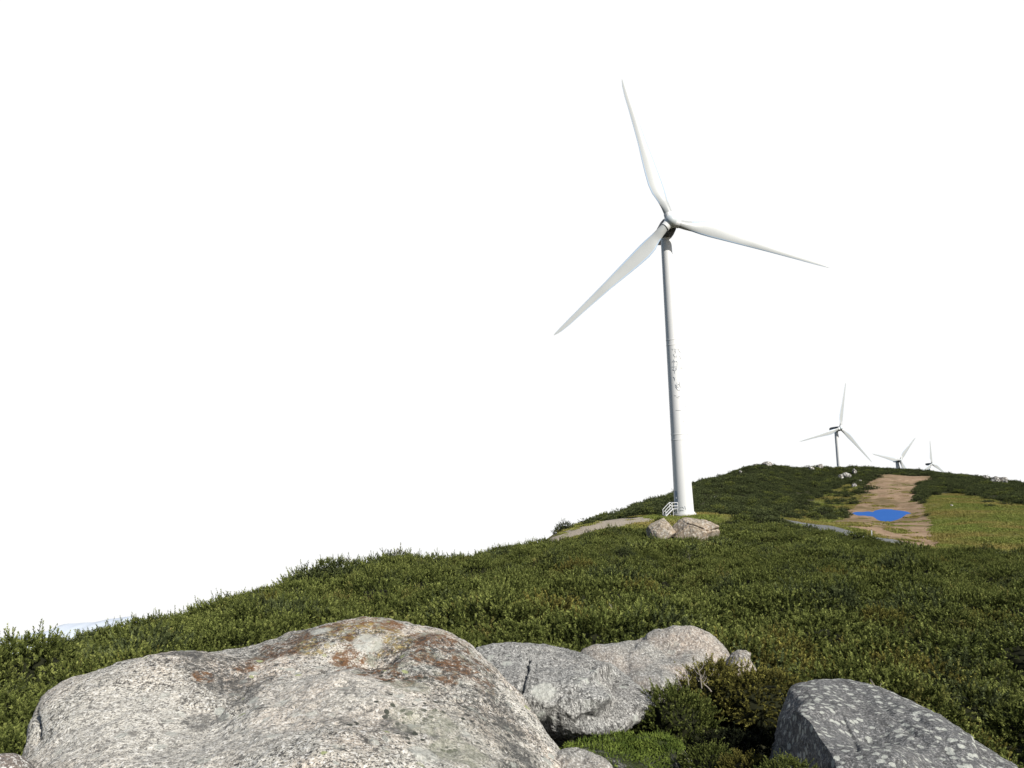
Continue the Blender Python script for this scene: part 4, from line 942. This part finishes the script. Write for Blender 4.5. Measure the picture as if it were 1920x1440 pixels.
n = 60000; aa = rad(3)+rad(36)*rng.random(n); r_ = np.sqrt(70**2+(240**2-70**2)*rng.random(n)); x = r_*np.sin(aa); y = r_*np.cos(aa); z = gz(x, y); ar = areas(x, y, z)
keep = (((ar['meadow'] | ar['grass'] | ar['sparse'] | ar['road']) & ~ar['sand'] & ~ar['brown']) | (ar['brown'] & (fbm(x, y, .22, 4.4, 3) > .38)) | (ar['sand'] & (rng.random(n) < .015))) & ~inpoly(x, y, ROAD_POLY) & (dist_poly(x, y, POND) > .8) & (dist_poly(x, y, PUDDLE) > .3) & (np.hypot(x-TW[0], y-TW[1]) > 1.7)
x, y, z = x[keep], y[keep], z[keep]; ns = len(x); gs = (.35+.55*rng.random(ns)**2)*(1+.6*fbm(x, y, .15, 8.8, 3))
grass_m = bpy.data.meshes.new('grass'); grass_m.vertices.add(ns); grass_m.vertices.foreach_set('co', np.stack([x, y, z], -1).astype(np.float32).ravel())
for nm, ty, arr in (('rot', 'FLOAT_VECTOR', np.stack([x*0, x*0, rng.random(ns)*6.28], -1)), ('scl', 'FLOAT_VECTOR', np.stack([gs*1.5, gs*1.5, gs*.42], -1))):
    a_ = grass_m.attributes.new(nm, ty, 'POINT'); a_.data.foreach_set('vector', arr.astype(np.float32).ravel())
a_ = grass_m.attributes.new('kd', 'INT', 'POINT'); a_.data.foreach_set('value', rng.integers(0, 3, ns).astype(np.int32))
gro = link('grass', grass_m); tag(gro, 'olive and yellowish moorland grass on the meadow and around the clearings', 'grass', kind='stuff')
ng2 = ng.copy(); ng2.name = 'grass_spread'
[nd for nd in ng2.nodes if nd.bl_idname == 'GeometryNodeCollectionInfo'][0].inputs['Collection'].default_value = gk
md = gro.modifiers.new('spread', 'NODES'); md.node_group = ng2
# single bushes one can tell apart
BROWNB = bush_mesh('bush', 301, 620, 26, mats=[LEAF2, CORE.m], spiky=.9)
GREENB = bush_mesh('bush', 302, 620, 26, mats=[LEAF, CORE.m], spiky=1.2)
LEAFK = leafmat('gorse_shade_black', (.016, .020, .008), (.020, .024, .010), (.026, .03, .013), (.02, .016, .008))  # near-black leaves of added filler bushes, painting the cast shadow in the gap
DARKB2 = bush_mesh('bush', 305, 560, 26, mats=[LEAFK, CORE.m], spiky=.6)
DARKB = bush_mesh('bush', 303, 160, 9, mats=[LEAFD, CORE.m], L=(.10, .2), w=.018, sl=.07)
def bush(px, py, d, s, mesh, label, group, sz=None, sy=None, dz=0):
    c = P(px, py, d)+np.array([0, 0, dz]); o = link('gorse_bush', mesh)
    o.location = c-np.array([0, 0, .15*s]); o.scale = (s, sy or s, sz or s); o.rotation_euler = (0, 0, random.random()*6)
    tag(o, label, 'bush', group); return o
GN = 'gorse bushes among the foreground boulders'
bush(1345, 1292, 5.6, .62, BROWNB, 'olive brown gorse bush with dry twigs, in front of the smooth warm grey boulder', GN, sz=.55)
bush(1415, 1300, 5.4, .60, BROWNB, 'russet tipped gorse bush left of the dark lichened boulder', GN, sz=.50)
bush(1265, 1345, 4.75, .42, GREENB, 'bright green gorse bush at the blunt end of the cracked boulder', GN, sz=.5)
bush(1330, 1432, 3.9, .26, GREENB, 'small green gorse tuft at the bottom edge between the mossy stone and the dark gap', GN)
bush(1400, 1450, 3.7, .24, BROWNB, 'low olive gorse tuft at the bottom edge in front of the dark gap', GN)
bush(1385, 1395, 4.25, .62, DARKB2, 'added gorse bush coloured as deep shade in the dark gap left of the dark lichened boulder', GN, sz=.46, dz=-.09)
bush(1335, 1400, 4.6, .56, DARKB2, 'added gorse bush coloured as shadow at the back of the dark gap behind the mossy stone', GN, sz=.46, dz=-.09)
bush(1480, 1462, 3.05, .22, GREENB, 'green gorse sprigs against the foot of the dark lichened boulder', GN)
GF = 'single dark bushes on the far slope'
fb_ = [(1541, 962, 150, 5.2, 3.0, 'big round dark bush between the road and the blue pond'), (1562, 968, 142, 2.8, 1.6, 'small dark bush at the right foot of the big round bush'), (1528, 971, 138, 3.0, 1.2, 'low bush in front of the big round dark bush'),
 (1851, 938, 168, 2.6, 1.2, 'dark bush highest of the three small ones in the meadow'), (1857, 948, 158, 2.2, .9, 'brownish bush between the other two small meadow bushes'), (1884, 943, 162, 3.0, 1.3, 'wide dark bush, rightmost of the small meadow bushes'),
 (1722, 936, 176, 3.0, 2.4, 'dark bush at the lower tip of the gorse bank right of the clearing'), (1731, 941, 172, 2.0, 1.6, 'little bush on the right side of the gorse bank tip'),
 (1742, 966, 140, 1.6, .9, 'tiny dark shrub on the seam between brown clearing and green meadow'), (1748, 985, 118, 1.5, .6, 'lowest tiny shrub between brown clearing and meadow'), (1583, 953, 160, 2.0, .9, 'small shrub just left of the pond'),
 (1628, 915, 205, 5.0, 2.2, 'dark bush jutting into the brown clearing from the left'), (1510, 950, 165, 3.4, 1.6, 'dark bush on the yellowish grass left of the big round bush'), (1605, 938, 178, 2.6, .9, 'flat bush at the left edge of the clearing above the pond')]
for (px, py, d, s, sz, lab) in fb_:
    h_ = hit(px, py+2, d0=95); o = link('gorse_bush', DARKB); o.location = h_-Vector((0, 0, .1)); o.scale = (s, s*.9, sz*1.1); o.rotation_euler = (0, 0, random.random()*6)
    tag(o, lab, 'bush', GF)

# dry branches
def branch(px, py, d, h, label, seed, lean=0.0):
    r = random.Random(seed); c = Vector(P(px, py, d)); mb = MB(); pts = [Vector((0, 0, -.1))]; dirv = Vector((lean, 0, 1)).normalized()
    for k in range(6): dirv = (dirv+Vector((r.uniform(-.25, .25), r.uniform(-.2, .2), 0))).normalized(); pts.append(pts[-1]+dirv*h/6)
    mb.tube(pts, [.0042-.0005*k for k in range(7)], 5)
    for k in (2, 3, 4):
        q = pts[k]; dd = Vector((r.choice((-1, 1))*r.uniform(.5, .9), r.uniform(-.3, .3), .6)).normalized()
        mb.tube([q, q+dd*h*.18, q+(dd+Vector((0, 0, .4)))*h*.3], [.0028, .002, .0014], 4)
    o = mb.build('dry_branch', STEM.m); o.location = c; tag(o, label, 'branch', 'bare dry branches sticking out of the gorse'); return o
branch(1314, 1262, 5.35, .17, 'pale bare forked twig on the olive brown bush before the smooth boulder', 3, .1)
branch(1290, 1258, 5.35, .10, 'short dry twig left of the forked one on the olive brown bush', 5, -.2)
branch(1332, 1268, 5.3, .12, 'slanting dry twig right of the forked one on the olive brown bush', 8, -.5)
branch(1146, 1132, 10.5, .12, 'thin white twig poking out of the open gorse above the boulders', 9, .2)

branch(1293, 1050, 30, .45, 'thin reddish dead stem standing in the gorse before the tower boulders', 12, .05)
branch(1652, 1284, 5.2, .14, 'rusty dead twig behind the crest of the dark lichened boulder', 14, -.2)
# marker post by the road
mk = MB(); q = hit(1635, 1006, d0=70); mk.tube([(0, 0, -.2), (0, 0, .95)], .05, 8); pst = empty('marker_post', q); mk.build('post', WP.m, pst)
mk = MB(); mk.tube([(0, 0, .95), (0, 0, 1.05)], [.055, .03], 8); mk.build('cap', NP.m, pst); tag(pst, 'short grey marker post at the edge of the road', 'post')
